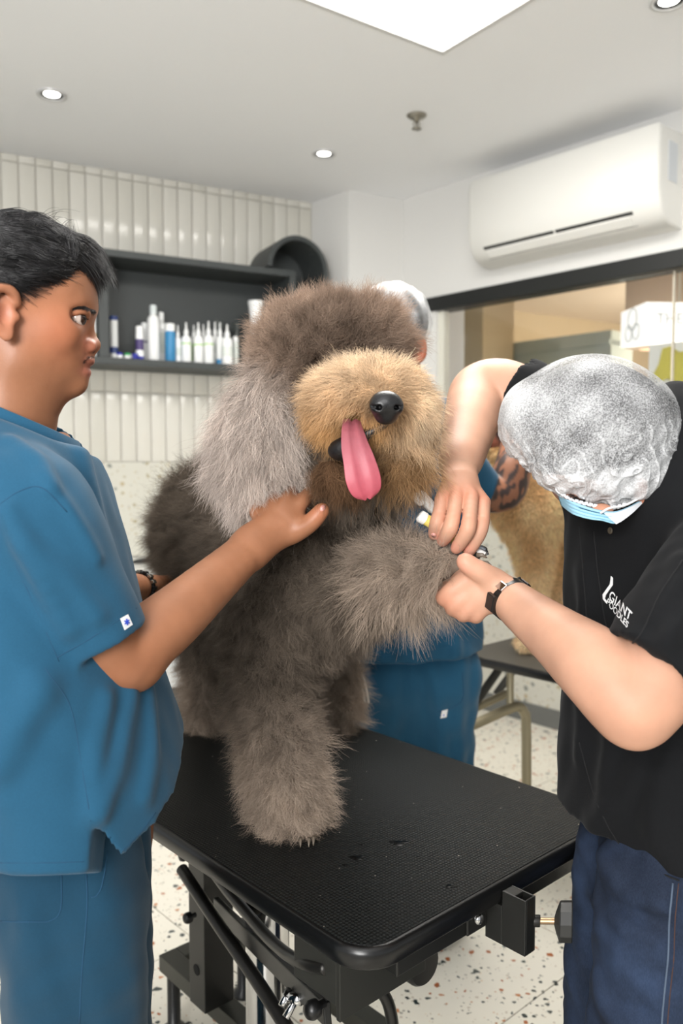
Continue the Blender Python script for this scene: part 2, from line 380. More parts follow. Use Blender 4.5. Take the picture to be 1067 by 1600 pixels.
for k, ((x, y), lab) in enumerate(zip(((81, 147), (506, 240), (1045, 1)), ('round recessed downlight above the dark haired man, at upper left', 'round recessed downlight nearest the corner of the back wall', 'round recessed downlight half cut off at the top right corner'))):
    q = Pz(x, y, H); e = empty('downlight', q, label=lab, category='downlight', group='round downlights in the ceiling')
    bm = bmesh.new(); lathe(bm, [(.062, .0), (.062, -.006), (.05, -.009), (.047, -.003), (.047, .0)], 28, cap=False); bm_obj('ring', bm, dl_ring, e, True)
    bm = bmesh.new(); lathe(bm, [(.048, -.004), (.034, -.0015), (.034, .0)], 28, cap=False); bm_obj('baffle', bm, dl_dark, e, True)
    bm = bmesh.new(); lathe(bm, [(.036, -.001), (.02, -.004), (.004, -.005)], 28); bm_obj('bulb', bm, dl_glow, e, True)
q = Pz(651, 180, H); e = empty('sprinkler_head', q, label='small metal sprinkler head hanging from the ceiling', category='sprinkler')
smt = mat('brushed_nickel', (150, 146, 136), 0.35, 0.8)
bm = bmesh.new(); lathe(bm, [(.045, 0), (.045, -.004), (.034, -.012), (.014, -.016), (.012, -.03)], 24); bm_obj('escutcheon', bm, smt, e, True)
bm = bmesh.new(); lathe(bm, [(.006, -.03), (.006, -.05), (.004, -.056), (.022, -.058), (.022, -.061)], 16); tube(bm, bez([(-.006, 0, -.028), (-.016, 0, -.04), (-.004, 0, -.056)], 5), .0025, 8); tube(bm, bez([(.006, 0, -.028), (.016, 0, -.04), (.004, 0, -.056)], 5), .0025, 8); bm_obj('deflector', bm, smt, e, True)

# back wall, pillar, right wall
bm = bmesh.new(); wbox(bm, BW, -0.3, LB, -0.15, -0.012, 0, H); bm_obj('wall_back', bm, mat('tile_grout', (198, 194, 184), 0.8), kind='structure'); wb = bpy.data.objects['wall_back']
NC = 21; TW = 1.81*0.962/NC; TH_ = (2.9 - 1.38)/4
def tile_mat():
    t = NT('glazed_tile'); b = t.b; oi = t.n('ShaderNodeObjectInfo'); v = t.coord('Generated')
    t.l(t.ramp(oi.outputs['Random'], [(0, lin((200, 197, 187))), (1, lin((211, 208, 199)))]), b.inputs['Base Color']); b.inputs['Roughness'].default_value = 0.16
    t.bump(t.noise(t.coord('Object'), 14, 2), 0.35, 0.004); return t.m
gm = tile_mat()
bm = bmesh.new(); box(bm, (-TW/2+.0017, -.0125, -TH_/2+.0017), (TW/2-.0017, 0, TH_/2-.0017), 0.0035, 2); tl0 = bm_obj('tile', bm, gm, wb, True)
bm = bmesh.new(); box(bm, (-TW/2+.0017, -.0125, 0), (TW/2-.0017, 0, .037), 0.0025, 2); ts0 = bm_obj('tile', bm, gm, wb, True)
rb = math.atan2(-EB[1], -EB[0]); used = False
def put_tile(src, flag, s, z, tilt):
    o = src if not flag else link(src.copy(), wb); o.location = BW(s, RNG.uniform(-.0006, .0006), z); o.rotation_euler = (RNG.normal(0, tilt), 0, rb + math.pi + RNG.normal(0, tilt)); return True
u1 = u2 = False
for i in range(34):
    for r in range(4): u1 = put_tile(tl0, u1, TW*(i+.5), 1.38 + TH_*(r+.5), .004)
    u2 = put_tile(ts0, u2, TW*(i+.5), 2.9025, .003)
bm = bmesh.new(); wbox(bm, BW, 0, LB, -0.012, 0.006, .86, 1.38, .002); bm_obj('trim_1', bm, terra_wall, kind='structure')
bm = bmesh.new(); prism(bm, [BK1 + EB*0 - NB*.15, BK1, PL, RC, RC + nrm(RC-PL)*.3 + NR*-.2], 0, H); bm_obj('wall_pillar', bm, white_paint, kind='structure')
GZ0, GZ1, BZ = 1.38, 2.25, 2.33
GS0 = onR(683, 520)[0] - .01
bm = bmesh.new(); wbox(bm, RW, -0.05, LR, -0.12, 0, BZ, H); wbox(bm, RW, -0.05, GS0, -0.12, 0, GZ0, BZ); wbox(bm, RW, -.05, LR, -.12, -0.008, 0, GZ0); bm_obj('wall_right', bm, white_paint, kind='structure')
bm = bmesh.new(); wbox(bm, RW, 0, LR, -0.008, 0.0, .1, GZ0); bm_obj('trim_2', bm, terra_wall, kind='structure')
bm = bmesh.new(); wbox(bm, RW, 0, LR, -0.008, 0.012, 0, .1, .002); bm_obj('baseboard_right', bm, grey_paint, kind='structure')
bm = bmesh.new(); wbox(bm, RW, GS0-.1, LR, -0.11, 0.012, GZ1, BZ, .003); bm_obj('trim_3', bm, black_trim, kind='structure')
# glazing: two panes meeting in an open joint
gl = NT('window_glass'); gl.b.inputs['Transmission Weight'].default_value = 1; gl.b.inputs['Roughness'].default_value = 0.0; gl.b.inputs['IOR'].default_value = 1.45; gl.b.inputs['Base Color'].default_value = (.97, .985, .975, 1)
win = empty('window_1', RW(GS0, -.05, GZ0), kind='structure'); JS = onR(1045, 470)[0]
def pane(s0, s1):
    bm = bmesh.new(); wbox(bm, RW, s0, s1, -.056, -.046, GZ0, GZ1, .001); bmesh.ops.translate(bm, vec=-Vector(RW(GS0, -.05, GZ0)), verts=bm.verts[:]); bm_obj('pane', bm, gl.m, win)
pane(GS0 + .035, JS - .004); pane(JS + .004, JS + 1.5); pane(JS + 1.508, LR)
alu = mat('pale_frame', (214, 212, 200), 0.4)
bm = bmesh.new(); wbox(bm, RW, GS0, GS0+.035, -.08, -.02, GZ0, GZ1, .002); wbox(bm, RW, GS0, LR, -.08, -.02, GZ0-.01, GZ0+.02, .002); bmesh.ops.translate(bm, vec=-Vector(RW(GS0, -.05, GZ0)), verts=bm.verts[:]); bm_obj('window_frame', bm, alu, win)
bm = bmesh.new(); wbox(bm, RW, JS - .005, JS+.005, -.058, -.044, GZ0, GZ1); bmesh.ops.translate(bm, vec=-Vector(RW(GS0, -.05, GZ0)), verts=bm.verts[:]); bm_obj('joint_strip', bm, mat('silicone', (190, 182, 165), 0.6), win)
# the room beyond the glass
cream = mat('beyond_cream', (226, 208, 184), 0.7); tan = mat('beyond_tan', (205, 184, 148), 0.7); sage = mat('beyond_sage', (178, 184, 172), 0.7); taupe = mat('beyond_taupe', (196, 172, 148), 0.7)
sp_ = onR(755, 520, -.9)[0]
bm = bmesh.new(); wbox(bm, RW, -.4, sp_, -1.25, -.9, 0, H); bm_obj('wall_partition', bm, tan, kind='structure')
sa, za = onR(754, 540, -1.3); sb, zb_ = onR(953, 516, -1.3); zs = (za + zb_)/2
bm = bmesh.new(); wbox(bm, RW, sp_ - .3, sb, -1.6, -1.32, 0, zs); wbox(bm, RW, sp_ - .3, sb, -1.6, -1.3, zs - .09, zs - .06); bm_obj('wall_screen', bm, sage, kind='structure')
q1, q2 = Pz(740, 478, 2.62)[:2], Pz(957, 505, 2.62)[:2]; dw = nrm(q2 - q1); nw = np.array([-dw[1], dw[0]])
bm = bmesh.new(); prism(bm, [q1 - dw*.4, q2 + dw*2, q2 + dw*2 + nw*.2, q1 - dw*.4 + nw*.2], 0, 2.62); bm_obj('wall_far', bm, tan, kind='structure')
bm = bmesh.new(); prism(bm, [RW(-.35, -.125, 0)[:2], RW(LR, -.125, 0)[:2], RW(LR, -6, 0)[:2], RW(-2.5, -6, 0)[:2], RW(-2.5, -.6, 0)[:2]], 2.62, 2.68); bm_obj('trim_4', bm, cream, kind='structure')
st_ = onR(978, 440, -1.25)[0]
bm = bmesh.new(); wbox(bm, RW, st_, LR, -1.35, -1.25, 2.1, H - .01); bm_obj('wall_beyond', bm, taupe, kind='structure')
bm = bmesh.new(); wbox(bm, RW, -2.5, LR, -6.2, -6.0, 0, H); bm_obj('wall_end', bm, taupe, kind='structure')
area('corridor_fill', RW(1.6, -2.2, 1.5), RW(1.0, -2.4, 3), 1.4, 1.0, 55, (1, .93, .84))  # added unseen up-light that brightens the cream ceiling beyond the glass
area('corridor_fill', RW(2.6, -.5, 2.58), RW(1.6, -1.6, 0), 1.4, .5, 22, (1, .93, .84))  # second unseen lamp added beyond the glass, facing down
# lightbox sign hanging beyond the glass: two lit faces
def beyond(x, y, n): q = onR(x, y, -n); return q
s_c, zt = beyond(1010, 472, 1.0); _, zb = beyond(1010, 530, 1.0)
sgn = empty('lightbox_sign', RW(s_c, -1.0, zb), label='white lit box sign hanging behind the glass partition', category='sign')
org = Vector(RW(s_c, -1.0, zb)); glow = mat('sign_glow', (250, 250, 248), 0.5, emit=(250, 250, 247), estr=0.9); ink = mat('sign_grey', (186, 188, 188), 0.6, emit=(186, 188, 188), estr=.6)
sv = nrm(np.append(ER*0.62 - NR*0.78, 0)); lv = nrm(np.append(-ER*.8 - NR*.6, 0)); HS = zt - zb   # long face goes right-back, short face left-back
Pc = RW(s_c, -1.0, zb); W1, W2 = 1.3, .34
bm = bmesh.new(); prism(bm, [Pc[:2], Pc[:2] + np.array(sv[:2])*W1, Pc[:2] + np.array(sv[:2])*W1 + np.array(lv[:2])*W2, Pc[:2] + np.array(lv[:2])*W2], zb, zt); bmesh.ops.translate(bm, vec=-org, verts=bm.verts[:]); bm_obj('box', bm, glow, sgn)
def text_mesh(txt, size, ext=0.0, bold=0.0, space=1.0):
    cu = bpy.data.curves.new('lettering', 'FONT'); cu.body = txt; cu.size = size; cu.offset = bold; cu.extrude = ext; cu.space_character = space; o = bpy.data.objects.new('lettering', cu); C.objects.link(o)
    dg = bpy.context.evaluated_depsgraph_get(); me = bpy.data.meshes.new_from_object(o.evaluated_get(dg)); bpy.data.objects.remove(o); bpy.data.curves.remove(cu); return me
def place_text(me, name, m, parent, loc, xd, up, off=(0, 0, 0)):
    me.materials.clear(); me.materials.append(m); x = Vector(xd).normalized(); y = Vector(up).normalized(); z = x.cross(y)
    M = Matrix((x, y, z)).transposed().to_4x4(); M.translation = Vector(loc); me.transform(M); return link(bpy.data.objects.new(name, me), parent)
nl = np.cross(sv, (0, 0, 1)); nl = nl if nl[1] < 0 else -nl
place_text(text_mesh('THE', HS*.42, .001, .002), 'lettering', ink, sgn, Vector(sv)*.06 + Vector((0, 0, HS*.42)) + Vector(nl)*.004, sv, (0, 0, 1))
bm = bmesh.new(); ns = np.cross((0, 0, 1), lv); ns = ns if ns[1] < 0 else -ns
for cx, cz, rr in ((.17, .66, .11), (.12, .30, .08), (.22, .30, .08)):
    tube(bm, [np.array(lv)*(cx + rr*.9*math.cos(a)*.6) + np.array((0, 0, HS*(cz) + rr*.6*math.sin(a))) + ns*.002 for a in np.linspace(0, 2*math.pi, 24)], .006, 6, False)
bm_obj('emblem', bm, ink, sgn)
bm = bmesh.new(); tube(bm, [Vector((sv[0]*.2, sv[1]*.2, HS)), Vector((sv[0]*.2, sv[1]*.2, 2.93 - zb))], .006); bm_obj('hanger', bm, alu, sgn); bm = bmesh.new(); tube(bm, [Vector((sv[0]*1.1, sv[1]*1.1, HS)), Vector((sv[0]*1.1, sv[1]*1.1, 2.93 - zb))], .006); bm_obj('hanger', bm, alu, sgn)
# poster with a yellow-green blot on white, and a pendant lamp
s0, z0 = onR(1018, 640, -.5); s1, z1 = onR(1022, 548, -.5)
po = empty('wall_panel', RW(s0, -.5, z0), label='white panel with yellow green map shape behind the glass', category='panel')
bm = bmesh.new(); wbox(bm, RW, s0-.02, s0+1.2, -.53, -.5, 1.0, z1+.03); bmesh.ops.translate(bm, vec=-Vector(RW(s0, -.5, z0)), verts=bm.verts[:]); bm_obj('board', bm, mat('board_white', (236, 236, 232), 0.5), po)
bm = bmesh.new(); px = [(1020, 588), (1030, 570), (1036, 545), (1048, 541), (1062, 550), (1085, 548), (1110, 560), (1120, 590), (1100, 612), (1075, 609), (1056, 600), (1044, 592), (1030, 596)]
vs = [bm.verts.new(Vector(RW(onR(x, y, -.495)[0], -.495, onR(x, y, -.495)[1]) - RW(s0, -.5, z0))) for x, y in px]; f = bm.faces.new(vs); r = bmesh.ops.extrude_face_region(bm, geom=[f])
for v in r['geom']:
    if isinstance(v, bmesh.types.BMVert): v.co += Vector((NR[0]*.006, NR[1]*.006, 0))
bm_obj('map_shape', bm, mat('map_green', (196, 184, 62), 0.6), po)
bm = bmesh.new(); wbox(bm, RW, s0-.02, s0+1.2, -.53, -.51, 0, 1.0); bmesh.ops.translate(bm, vec=-Vector(RW(s0, -.5, z0)), verts=bm.verts[:]); bm_obj('support', bm, alu, po)
q = RW(*(lambda t: (t[0], -1.8, t[1]))(onR(1016, 545, -1.8))); pd = empty('pendant_lamp', q, label='small glowing pendant lamp beyond the glass below the box sign', category='lamp')
bm = bmesh.new(); lathe(bm, [(.02, .06), (.06, .045), (.075, .0), (.07, -.004)], 20); bm_obj('lamp_shade', bm, mat('lamp_warm', (255, 214, 180), 0.4, emit=(255, 205, 165), estr=1.0), pd, True)
bm = bmesh.new(); tube(bm, [(0, 0, .06), (0, 0, 2.93 - q[2])], .004, 8); bm_obj('cord', bm, black_trim, pd)

# air conditioner
a0, a1 = onR(758, 300, .06)[0], onR(1030, 250, .22)[0]; ac = empty('air_conditioner', RW(a0, 0, 2.5), label='white split air conditioner mounted high on the right wall', category='air conditioner')
AW = a1 - a0; zl = onR(1030, 345, .2)[1]; zh = onR(1025, 192, .21)[1]; AH = zh - zl
aco = Vector(RW(a0, 0, 2.5)); white_pl = mat('ac_plastic', (216, 215, 210), 0.4)
def acx(bm): bmesh.ops.transform(bm, matrix=Matrix(((ER[0], NR[0], 0, 0), (ER[1], NR[1], 0, 0), (0, 0, 1, zl - 2.5), (0, 0, 0, 1))), verts=bm.verts[:])
prof = [(0.0, 0), (.10, .0), (.16, .02), (.20, .07), (.22, .14), (.222, AH-.03), (.21, AH), (0, AH)]
bm = bmesh.new(); secs = []
for s, ks in ((0, .88), (.012, .96), (.03, 1), (AW-.012, 1), (AW-.004, .97), (AW, .9)): secs.append([bm.verts.new((s, n*ks if n else 0, AH/2 + (z-AH/2)*(ks if n else 1))) for n, z in prof])
for a, b in zip(secs[:-1], secs[1:]):
    for k in range(len(prof)): bm.faces.new((a[k], a[(k+1) % len(prof)], b[(k+1) % len(prof)], b[k]))
bm.faces.new(secs[0]); bm.faces.new(secs[-1][::-1]); bmesh.ops.bevel(bm, geom=[e for e in bm.edges if e.calc_face_angle(0) > .25 and e.calc_face_angle(0) < 1.2], offset=.012, segments=2, affect='EDGES'); acx(bm); bm_obj('casing', bm, white_pl, ac, True, 50)
def lou_pt(s, t, off=0.0):      # on the sloped lower face between (.16,.02) and (.205,.085)
    a, b = np.array((.135, .012)), np.array((.203, .078)); q = a + (b-a)*t; n = np.array((b[1]-a[1], -(b[0]-a[0]))); n /= np.linalg.norm(n); q = q + n*off; return (s, q[0], q[1])
def slab(s0, s1, t0, t1, o0, o1, m, name, parent):
    bm = bmesh.new(); v = [bm.verts.new(lou_pt(s, t, o)) for s in (s0, s1) for t in (t0, t1) for o in (o0, o1)]
    for f in ((0, 1, 3, 2), (4, 6, 7, 5), (0, 4, 5, 1), (2, 3, 7, 6), (0, 2, 6, 4), (1, 5, 7, 3)): bm.faces.new([v[i] for i in f])
    acx(bm); return bm_obj(name, bm, m, parent)
slab(.10, AW-.13, .1, .9, .002, .006, mat('ac_slot', (40, 42, 40), 0.6), 'air_outlet', ac)
slab(.115, AW-.145, .26, .66, .006, .016, white_pl, 'louvre', ac)
slab(.10+AW*.4, .106+AW*.4, .6, .95, .006, .012, white_pl, 'louvre_clip', ac)
bm = bmesh.new(); lb_ = [(AW+.004, .06, AH*.45), (AW+.004, .13, AH*.45), (AW+.004, .13, AH*.86), (AW+.004, .06, AH*.86)]; box(bm, (AW-.001, .06, AH*.45), (AW+.0025, .14, AH*.86)); acx(bm); bm_obj('rating_label', bm, mat('label_grey', (196, 200, 204), 0.5), ac)

# wall shelf: long open box, and an arch-shaped niche at its end
dark = mat('shelf_charcoal', (58, 62, 62), 0.55, var=.08, vscale=3); SD_ = .30
sL, zS0 = onB(165, 568, SD_); sR, zS1 = onB(462, 428, SD_); s2, zB = onB(300, 570, SD_); _, zT = onB(300, 404, SD_)
zB -= .02
sh = empty('wall_shelf', BW(sR, 0, zB), label='charcoal open box shelf on the tiled wall holding bottles', category='shelf'); sho = Vector(BW(sR, 0, zB)); SL = sL + 1.0
def shp(name, *a, bev=.002):
    bm = bmesh.new(); wbox(bm, BW, *a, bev); bmesh.ops.translate(bm, vec=-sho, verts=bm.verts[:]); return bm_obj(name, bm, dark, sh)
T = .035
shp('bottom_board', sR, SL, .003, SD_, zB, zB+T); shp('top_board', sR, SL, .003, SD_, zT-T, zT); shp('back_panel', sR+T, SL-T, .003, .018, zB+T, zT-T)
shp('side_panel', sR, sR+T, .003, SD_, zB+T, zT-T); shp('side_panel', SL-T, SL, .003, SD_, zB+T, zT-T); shp('divider', sL-.02, sL+.03, .018, SD_, zB+T, zT-T)
ar = empty('arch_niche', BW(sR, 0, zB), label='charcoal round topped arch niche at the right end of the shelf', category='niche')
ac_s, ac_z = onB(457, 425, .22); ro = onB(410, 425, .22)[0] - ac_s; ri = ro*.86; AD = .30
def arch(name, r0, r1, n0, n1):
    bm = bmesh.new(); N = 20; A = []
    r0, r1 = abs(r0), abs(r1)
    path = [(-1, -(ac_z - zB))] + [(-math.cos(a), math.sin(a)) for a in np.linspace(0, math.pi, N)]
    path = [p for p in path if p[1] < 0 or ac_z + p[1]*r0 > zT + .002 or p[0] < 0]
    for i, (cx, cz) in enumerate(path):
        st = i in (0, len(path)-1); row = []
        for n in (n0, n1):
            for r in (r0, r1): row.append(bm.verts.new(Vector(BW(ac_s + cx*r, n, ac_z + (cz if st else cz*r))) - sho))
        A.append(row)
    for a, b in zip(A[:-1], A[1:]):
        for i, j in ((0, 1), (1, 3), (3, 2), (2, 0)): bm.faces.new((a[i], a[j], b[j], b[i]))
    for a in (A[0], A[-1]): bm.faces.new((a[0], a[1], a[3], a[2]))
    return bm_obj(name, bm, dark, ar, True, 40)
arch('shell', ri, ro, .004, AD)
bm = bmesh.new(); pth = [(ac_s + (-abs(ri) if True else 0), ac_z)] ; sgn_ = 1 if ro > 0 else -1
pg = [(ac_s - abs(ri), zB + .03)] + [(ac_s - abs(ri)*math.cos(a), ac_z + abs(ri)*math.sin(a)) for a in np.linspace(0, math.pi, 24) if math.cos(a) > 0 or ac_z + abs(ri)*math.sin(a) > zT + .002] + [(sR - .002, zT + .002), (sR - .002, zB + .03)]
f0 = [bm.verts.new(Vector(BW(s, .004, z)) - sho) for s, z in pg]; f1 = [bm.verts.new(Vector(BW(s, .022, z)) - sho) for s, z in pg]; n_ = len(pg); bm.faces.new(f0[::-1]); bm.faces.new(f1)
for k in range(n_): bm.faces.new((f0[k], f0[(k+1) % n_], f1[(k+1) % n_], f1[k]))
bm_obj('back_panel', bm, dark, ar)
bm = bmesh.new(); wbox(bm, BW, ac_s - abs(ro), sR - .003, .004, AD, zB, zB + .03, .002); bmesh.ops.translate(bm, vec=-sho, verts=bm.verts[:]); bm_obj('bottom_board', bm, dark, ar)

# counter along the back wall
ct = empty('wall_counter', BW(1.5, 0, 0), label='white topped counter along the terrazzo backsplash', category='counter'); cto = Vector(BW(1.5, 0, 0)); ctop = mat('counter_white', (226, 226, 222), 0.3); cbody = mat('counter_body', (196, 198, 198), 0.5)
def cp(name, m, *a):
    bm = bmesh.new(); wbox(bm, BW, *a, .003); bmesh.ops.translate(bm, vec=-cto, verts=bm.verts[:]); return bm_obj(name, bm, m, ct)
cp('worktop', ctop, .05, 4.0, .008, .62, .815, .855)
for k in range(5): cp('door', cbody, .07+.78*k, .07+.78*k+.772, .57, .59, .26, .81)
cp('carcass', cbody, .06, 3.98, .02, .57, .25, .815); cp('plinth', mat('plinth_dark', (70, 74, 74), 0.6), .06, 3.98, .02, .54, 0, .25)
q = BW(onB(232, 884, .35)[0], .35, .855); e = empty('hand_tool', q, label='small black tool lying on the white counter', category='tool')
bm = bmesh.new(); b2 = [( -.09, 0, .012), (-.03, .004, .017), (.04, .004, .016), (.1, 0, .01)]; tube(bm, bez(b2, 4), [.008, .012, .016, .018, .019, .019, .018, .018, .017, .016, .013, .01, .007], 12, flat=.7); orient(bm, (0, 0, 0), (-EB[0], -EB[1], 0)); bm_obj('body', bm, black_trim, e, True)

# bottles on the shelf
plw = mat('bottle_white', (236, 237, 236), 0.35); plc = mat('bottle_clear', (205, 212, 212), 0.2, alpha=None); blu = mat('bottle_blue', (52, 130, 178), 0.4); navy = mat('cap_navy', (36, 60, 120), 0.4); royal = mat('cap_royal', (24, 32, 150), 0.4)
grn = mat('cap_green', (40, 150, 80), 0.4); lime = mat('label_lime', (150, 205, 90), 0.5); purp = mat('label_purple', (74, 60, 110), 0.5); smoke = mat('bottle_smoke', (72, 76, 74), 0.3); gold = mat('label_gold', (190, 160, 90), 0.5); palegrey = mat('label_pale', (214, 220, 214), 0.5)
def bottle(x, ytop, w_px, n, kind, lab, bodym=plw, capm=plw, band=None, ybot=None):
    s, _ = onB(x, 540, n); z = zB + T; zt = onB(x, ytop, n)[1]; h = zt - z; r = w_px/2*np.linalg.norm(BW(s, n, z)[:2])/F; p = BW(s, n, z)
    e = empty('bottle', p, random.uniform(0, 6), label=lab, category='bottle', group='bottles on the charcoal shelf')
    b = bmesh.new(); c = bmesh.new()
    if kind == 'nozzle': lathe(b, [(r*.9, 0), (r, .006), (r, h*.56), (r*.86, h*.64), (r*.42, h*.69), (r*.4, h*.72)], 18); lathe(c, [(r*.5, h*.72), (r*.48, h*.77), (r*.2, h*.86), (r*.14, h)], 14)
    elif kind == 'pump': lathe(b, [(r*.9, 0), (r, .006), (r, h*.74), (r*.8, h*.8), (r*.5, h*.82), (r*.5, h*.84)], 18); lathe(c, [(r*.62, h*.84), (r*.6, h*.985), (r*.5, h)], 16)
    elif kind == 'flip': lathe(b, [(r*.9, 0), (r, .006), (r, h*.76), (r*.9, h*.8)], 18); lathe(c, [(r*.92, h*.8), (r*.9, h*.97), (r*.8, h)], 18)
    elif kind == 'flare': lathe(b, [(r*.62, 0), (r*.66, .006), (r*.6, h*.4), (r*.7, h*.7), (r*.98, h*.97)], 18); lathe(c, [(r*1.02, h*.95), (r*1.02, h), (r*.9, h)], 18)
    elif kind == 'tube': lathe(b, [(r, 0), (r, h*.9)], 14); lathe(c, [(r*1.05, h*.9), (r*1.05, h*.99), (r*.8, h)], 14)
    elif kind == 'spray': lathe(b, [(r*.9, 0), (r, .006), (r, h*.5), (r*.7, h*.64), (r*.35, h*.72), (r*.35, h*.76)], 18); box(c, (-r*.9, -r*.35, h*.8), (r*.5, r*.35, h), .004); lathe(c, [(r*.4, h*.74), (r*.36, h*.82)], 12)
    bm_obj('body', b, bodym, e, True, 50); bm_obj('cap', c, capm, e, True, 50)
    if band:
        l = bmesh.new(); m, a0_, a1_ = band; lathe(l, [(r*1.012, h*a0_), (r*1.012, h*a1_)], 18, cap=False); bm_obj('label_wrap', l, m, e, True)
    return e
B = bottle
B(151, 496, 16, .2, 'flip', 'white bottle with gold label in the compartment by the man\'s nose', band=(gold, .3, .6))
B(178, 494, 12, .16, 'tube', 'thin tall white tube with blue cap, leftmost in the open shelf', capm=navy, band=(navy, .16, .3))
B(218, 510, 12, .22, 'flip', 'small white bottle with purple band, left of the tall bottles', band=(purp, .3, .62))
B(227, 505, 13, .14, 'flip', 'white bottle with dark stripe just left of the tall bottles', band=(purp, .5, .54))
B(240, 477, 18, .2, 'pump', 'tallest white bottle with pale clear cap on shelf', capm=plc)
B(252, 488, 14, .13, 'pump', 'second tallest white bottle, right behind the tallest one', band=(palegrey, .2, .6))
B(266, 506, 16, .22, 'flip', 'white capped bottle with bright blue body', bodym=blu)
B(278, 508, 11, .2, 'nozzle', 'narrow white nozzle bottle beside the blue bottle', band=(palegrey, .2, .4))
B(291, 504, 15, .23, 'nozzle', 'white nozzle bottle with lime edge, first of the nozzle row', band=(lime, .46, .49))
B(303, 508, 11, .14, 'nozzle', 'white nozzle bottle standing back, second in the nozzle row', band=(lime, .1, .5))
B(310, 504, 15, .23, 'nozzle', 'white nozzle bottle, third in the nozzle row', band=(lime, .44, .47))
B(318, 507, 12, .15, 'nozzle', 'white nozzle bottle standing back, fourth in the nozzle row', band=(palegrey, .2, .5))
B(326, 502, 15, .23, 'nozzle', 'white nozzle bottle, fifth and tallest in the nozzle row', band=(lime, .45, .48))
B(336, 503, 14, .15, 'nozzle', 'white nozzle bottle, sixth in the nozzle row', band=(palegrey, .3, .5))
B(344, 504, 13, .205, 'nozzle', 'white nozzle bottle with blue edge, seventh in the nozzle row', band=(blu, .04, .14))
B(355, 507, 17, .262, 'nozzle', 'wide white nozzle bottle, last in the row beside the dog\'s head', band=(palegrey, .2, .45))
B(341, 500, 18, .08, 'spray', 'dark smoky spray bottle behind the nozzle row', bodym=smoke, capm=smoke)
B(370, 504, 18, .1, 'spray', 'dark smoky spray bottle nearest the dog\'s head', bodym=smoke, capm=smoke)
B(368, 526, 9, .2, 'flip', 'small pale grey bottle touching the dog\'s head', bodym=palegrey)
B(400, 471, 24, .2, 'flare', 'white flared vase shaped bottle right above the dog\'s ear')
for x, m, cm, lab in ((187, plw, royal, 'tiny vial with royal blue cap, leftmost of the vials'), (199, plw, grn, 'tiny vial with green cap lying between blue ones'), (205, plw, plw, 'tiny all white vial behind the green one'), (211, royal, royal, 'tiny blue vial right of the green one'), (220, royal, plw, 'tiny blue vial against the purple banded bottle')):
    n = .24 if m is not plw or cm is not plw else .18; s, _ = onB(x, 550, n); e = empty('vial', BW(s, n, zB + T), label=lab, category='vial', group='tiny vials on the charcoal shelf')
    b = bmesh.new(); lathe(b, [(.014, 0), (.016, .003), (.016, .02)], 14); bm_obj('body', b, m, e, True, 50); b = bmesh.new(); lathe(b, [(.0165, .02), (.0165, .03), (.013, .033)], 14); bm_obj('cap', b, cm, e, True, 50)
# ================================================================ GROOMING TABLE
TZ = 0.765; A_ = np.array([0.028, 0.975]); la_, sa_ = math.radians(132.2), math.radians(42.2)
LD = np.array([math.cos(la_), math.sin(la_)]); SDv = np.array([math.cos(sa_), math.sin(sa_)]); TW_, TL_ = .625, 1.12
def G(u, v, z): q = A_ + SDv*u + LD*v; return np.array([q[0], q[1], z])
gt = empty('grooming_table', G(TW_/2, TL_/2, 0), label='black rubber topped grooming table the grey dog stands on', category='table'); gto = Vector(gt.location)
def gobj(name, bm, m, parent=None, sm=False, autos=None, **k):
    bmesh.ops.translate(bm, vec=-gto, verts=bm.verts[:]); return bm_obj(name, bm, m, parent or gt, sm, autos, **k)
def gbox(bm, u0, u1, v0, v1, z0, z1, bev=.002):
    b2 = bmesh.new(); box(b2, (u0, v0, z0), (u1, v1, z1), bev); M = Matrix(((SDv[0], LD[0], 0, A_[0]), (SDv[1], LD[1], 0, A_[1]), (0, 0, 1, 0), (0, 0, 0, 1))); bmesh.ops.transform(b2, matrix=M, verts=b2.verts[:])
    me = bpy.data.meshes.new('tmp'); b2.to_mesh(me); b2.free(); bm.from_mesh(me); bpy.data.meshes.remove(me)
def rrect(u0, u1, v0, v1, r, n=8):
    return [(cx + r*math.cos(a), cy + r*math.sin(a)) for cx, cy, a0 in ((u1-r, v0+r, -math.pi/2), (u1-r, v1-r, 0), (u0+r, v1-r, math.pi/2), (u0+r, v0+r, math.pi)) for a in np.linspace(a0, a0 + math.pi/2, n)]
def slab_loft(bm, rings):
    rr = [[bm.verts.new(G(u, v, z)) for u, v in ring] for ring, z in rings]; n = len(rr[0])
    for a, b in zip(rr[:-1], rr[1:]):
        for k in range(n): bm.faces.new((a[k], a[(k+1) % n], b[(k+1) % n], b[k]))
    bm.faces.new(rr[0][::-1]); bm.faces.new(rr[-1])
rim = mat('table_edging', (14, 14, 14), 0.28); steel = mat('black_powder_steel', (26, 26, 24), 0.42, bump=.25, bscale=900, bdist=.0003); chrome = mat('chrome', (205, 205, 205), 0.12, 1.0); gun = mat('dark_steel_tube', (52, 51, 49), 0.35, 0.7)
bm = bmesh.new(); slab_loft(bm, [(rrect(i, TW_-i, i, TL_-i, .06-i), z) for i, z in ((.004, TZ-.030), (.0, TZ-.026), (0, TZ-.010), (.002, TZ-.004), (.006, TZ-.0012), (.010, TZ-.001))]); gobj('tabletop', bm, rim, None, True, 50)
t = NT('rubber_mat'); v = t.coord('Object'); mp = t.n('ShaderNodeMapping'); mp.inputs['Rotation'].default_value = (0, 0, -sa_); mp.inputs['Scale'].default_value = (170, 170, 170); t.l(t.n('ShaderNodeTexCoord').outputs['Object'], mp.inputs[0])
vor = t.n('ShaderNodeTexVoronoi', Scale=1.0, Randomness=0.0); t.l(mp.outputs[0], vor.inputs['Vector']); hgt = t.ramp(vor.outputs['Distance'], [(.2, 1.0), (.5, 0.0)])
wet = t.math('GREATER_THAN', t.noise(v, 13, 3, .6), .73)
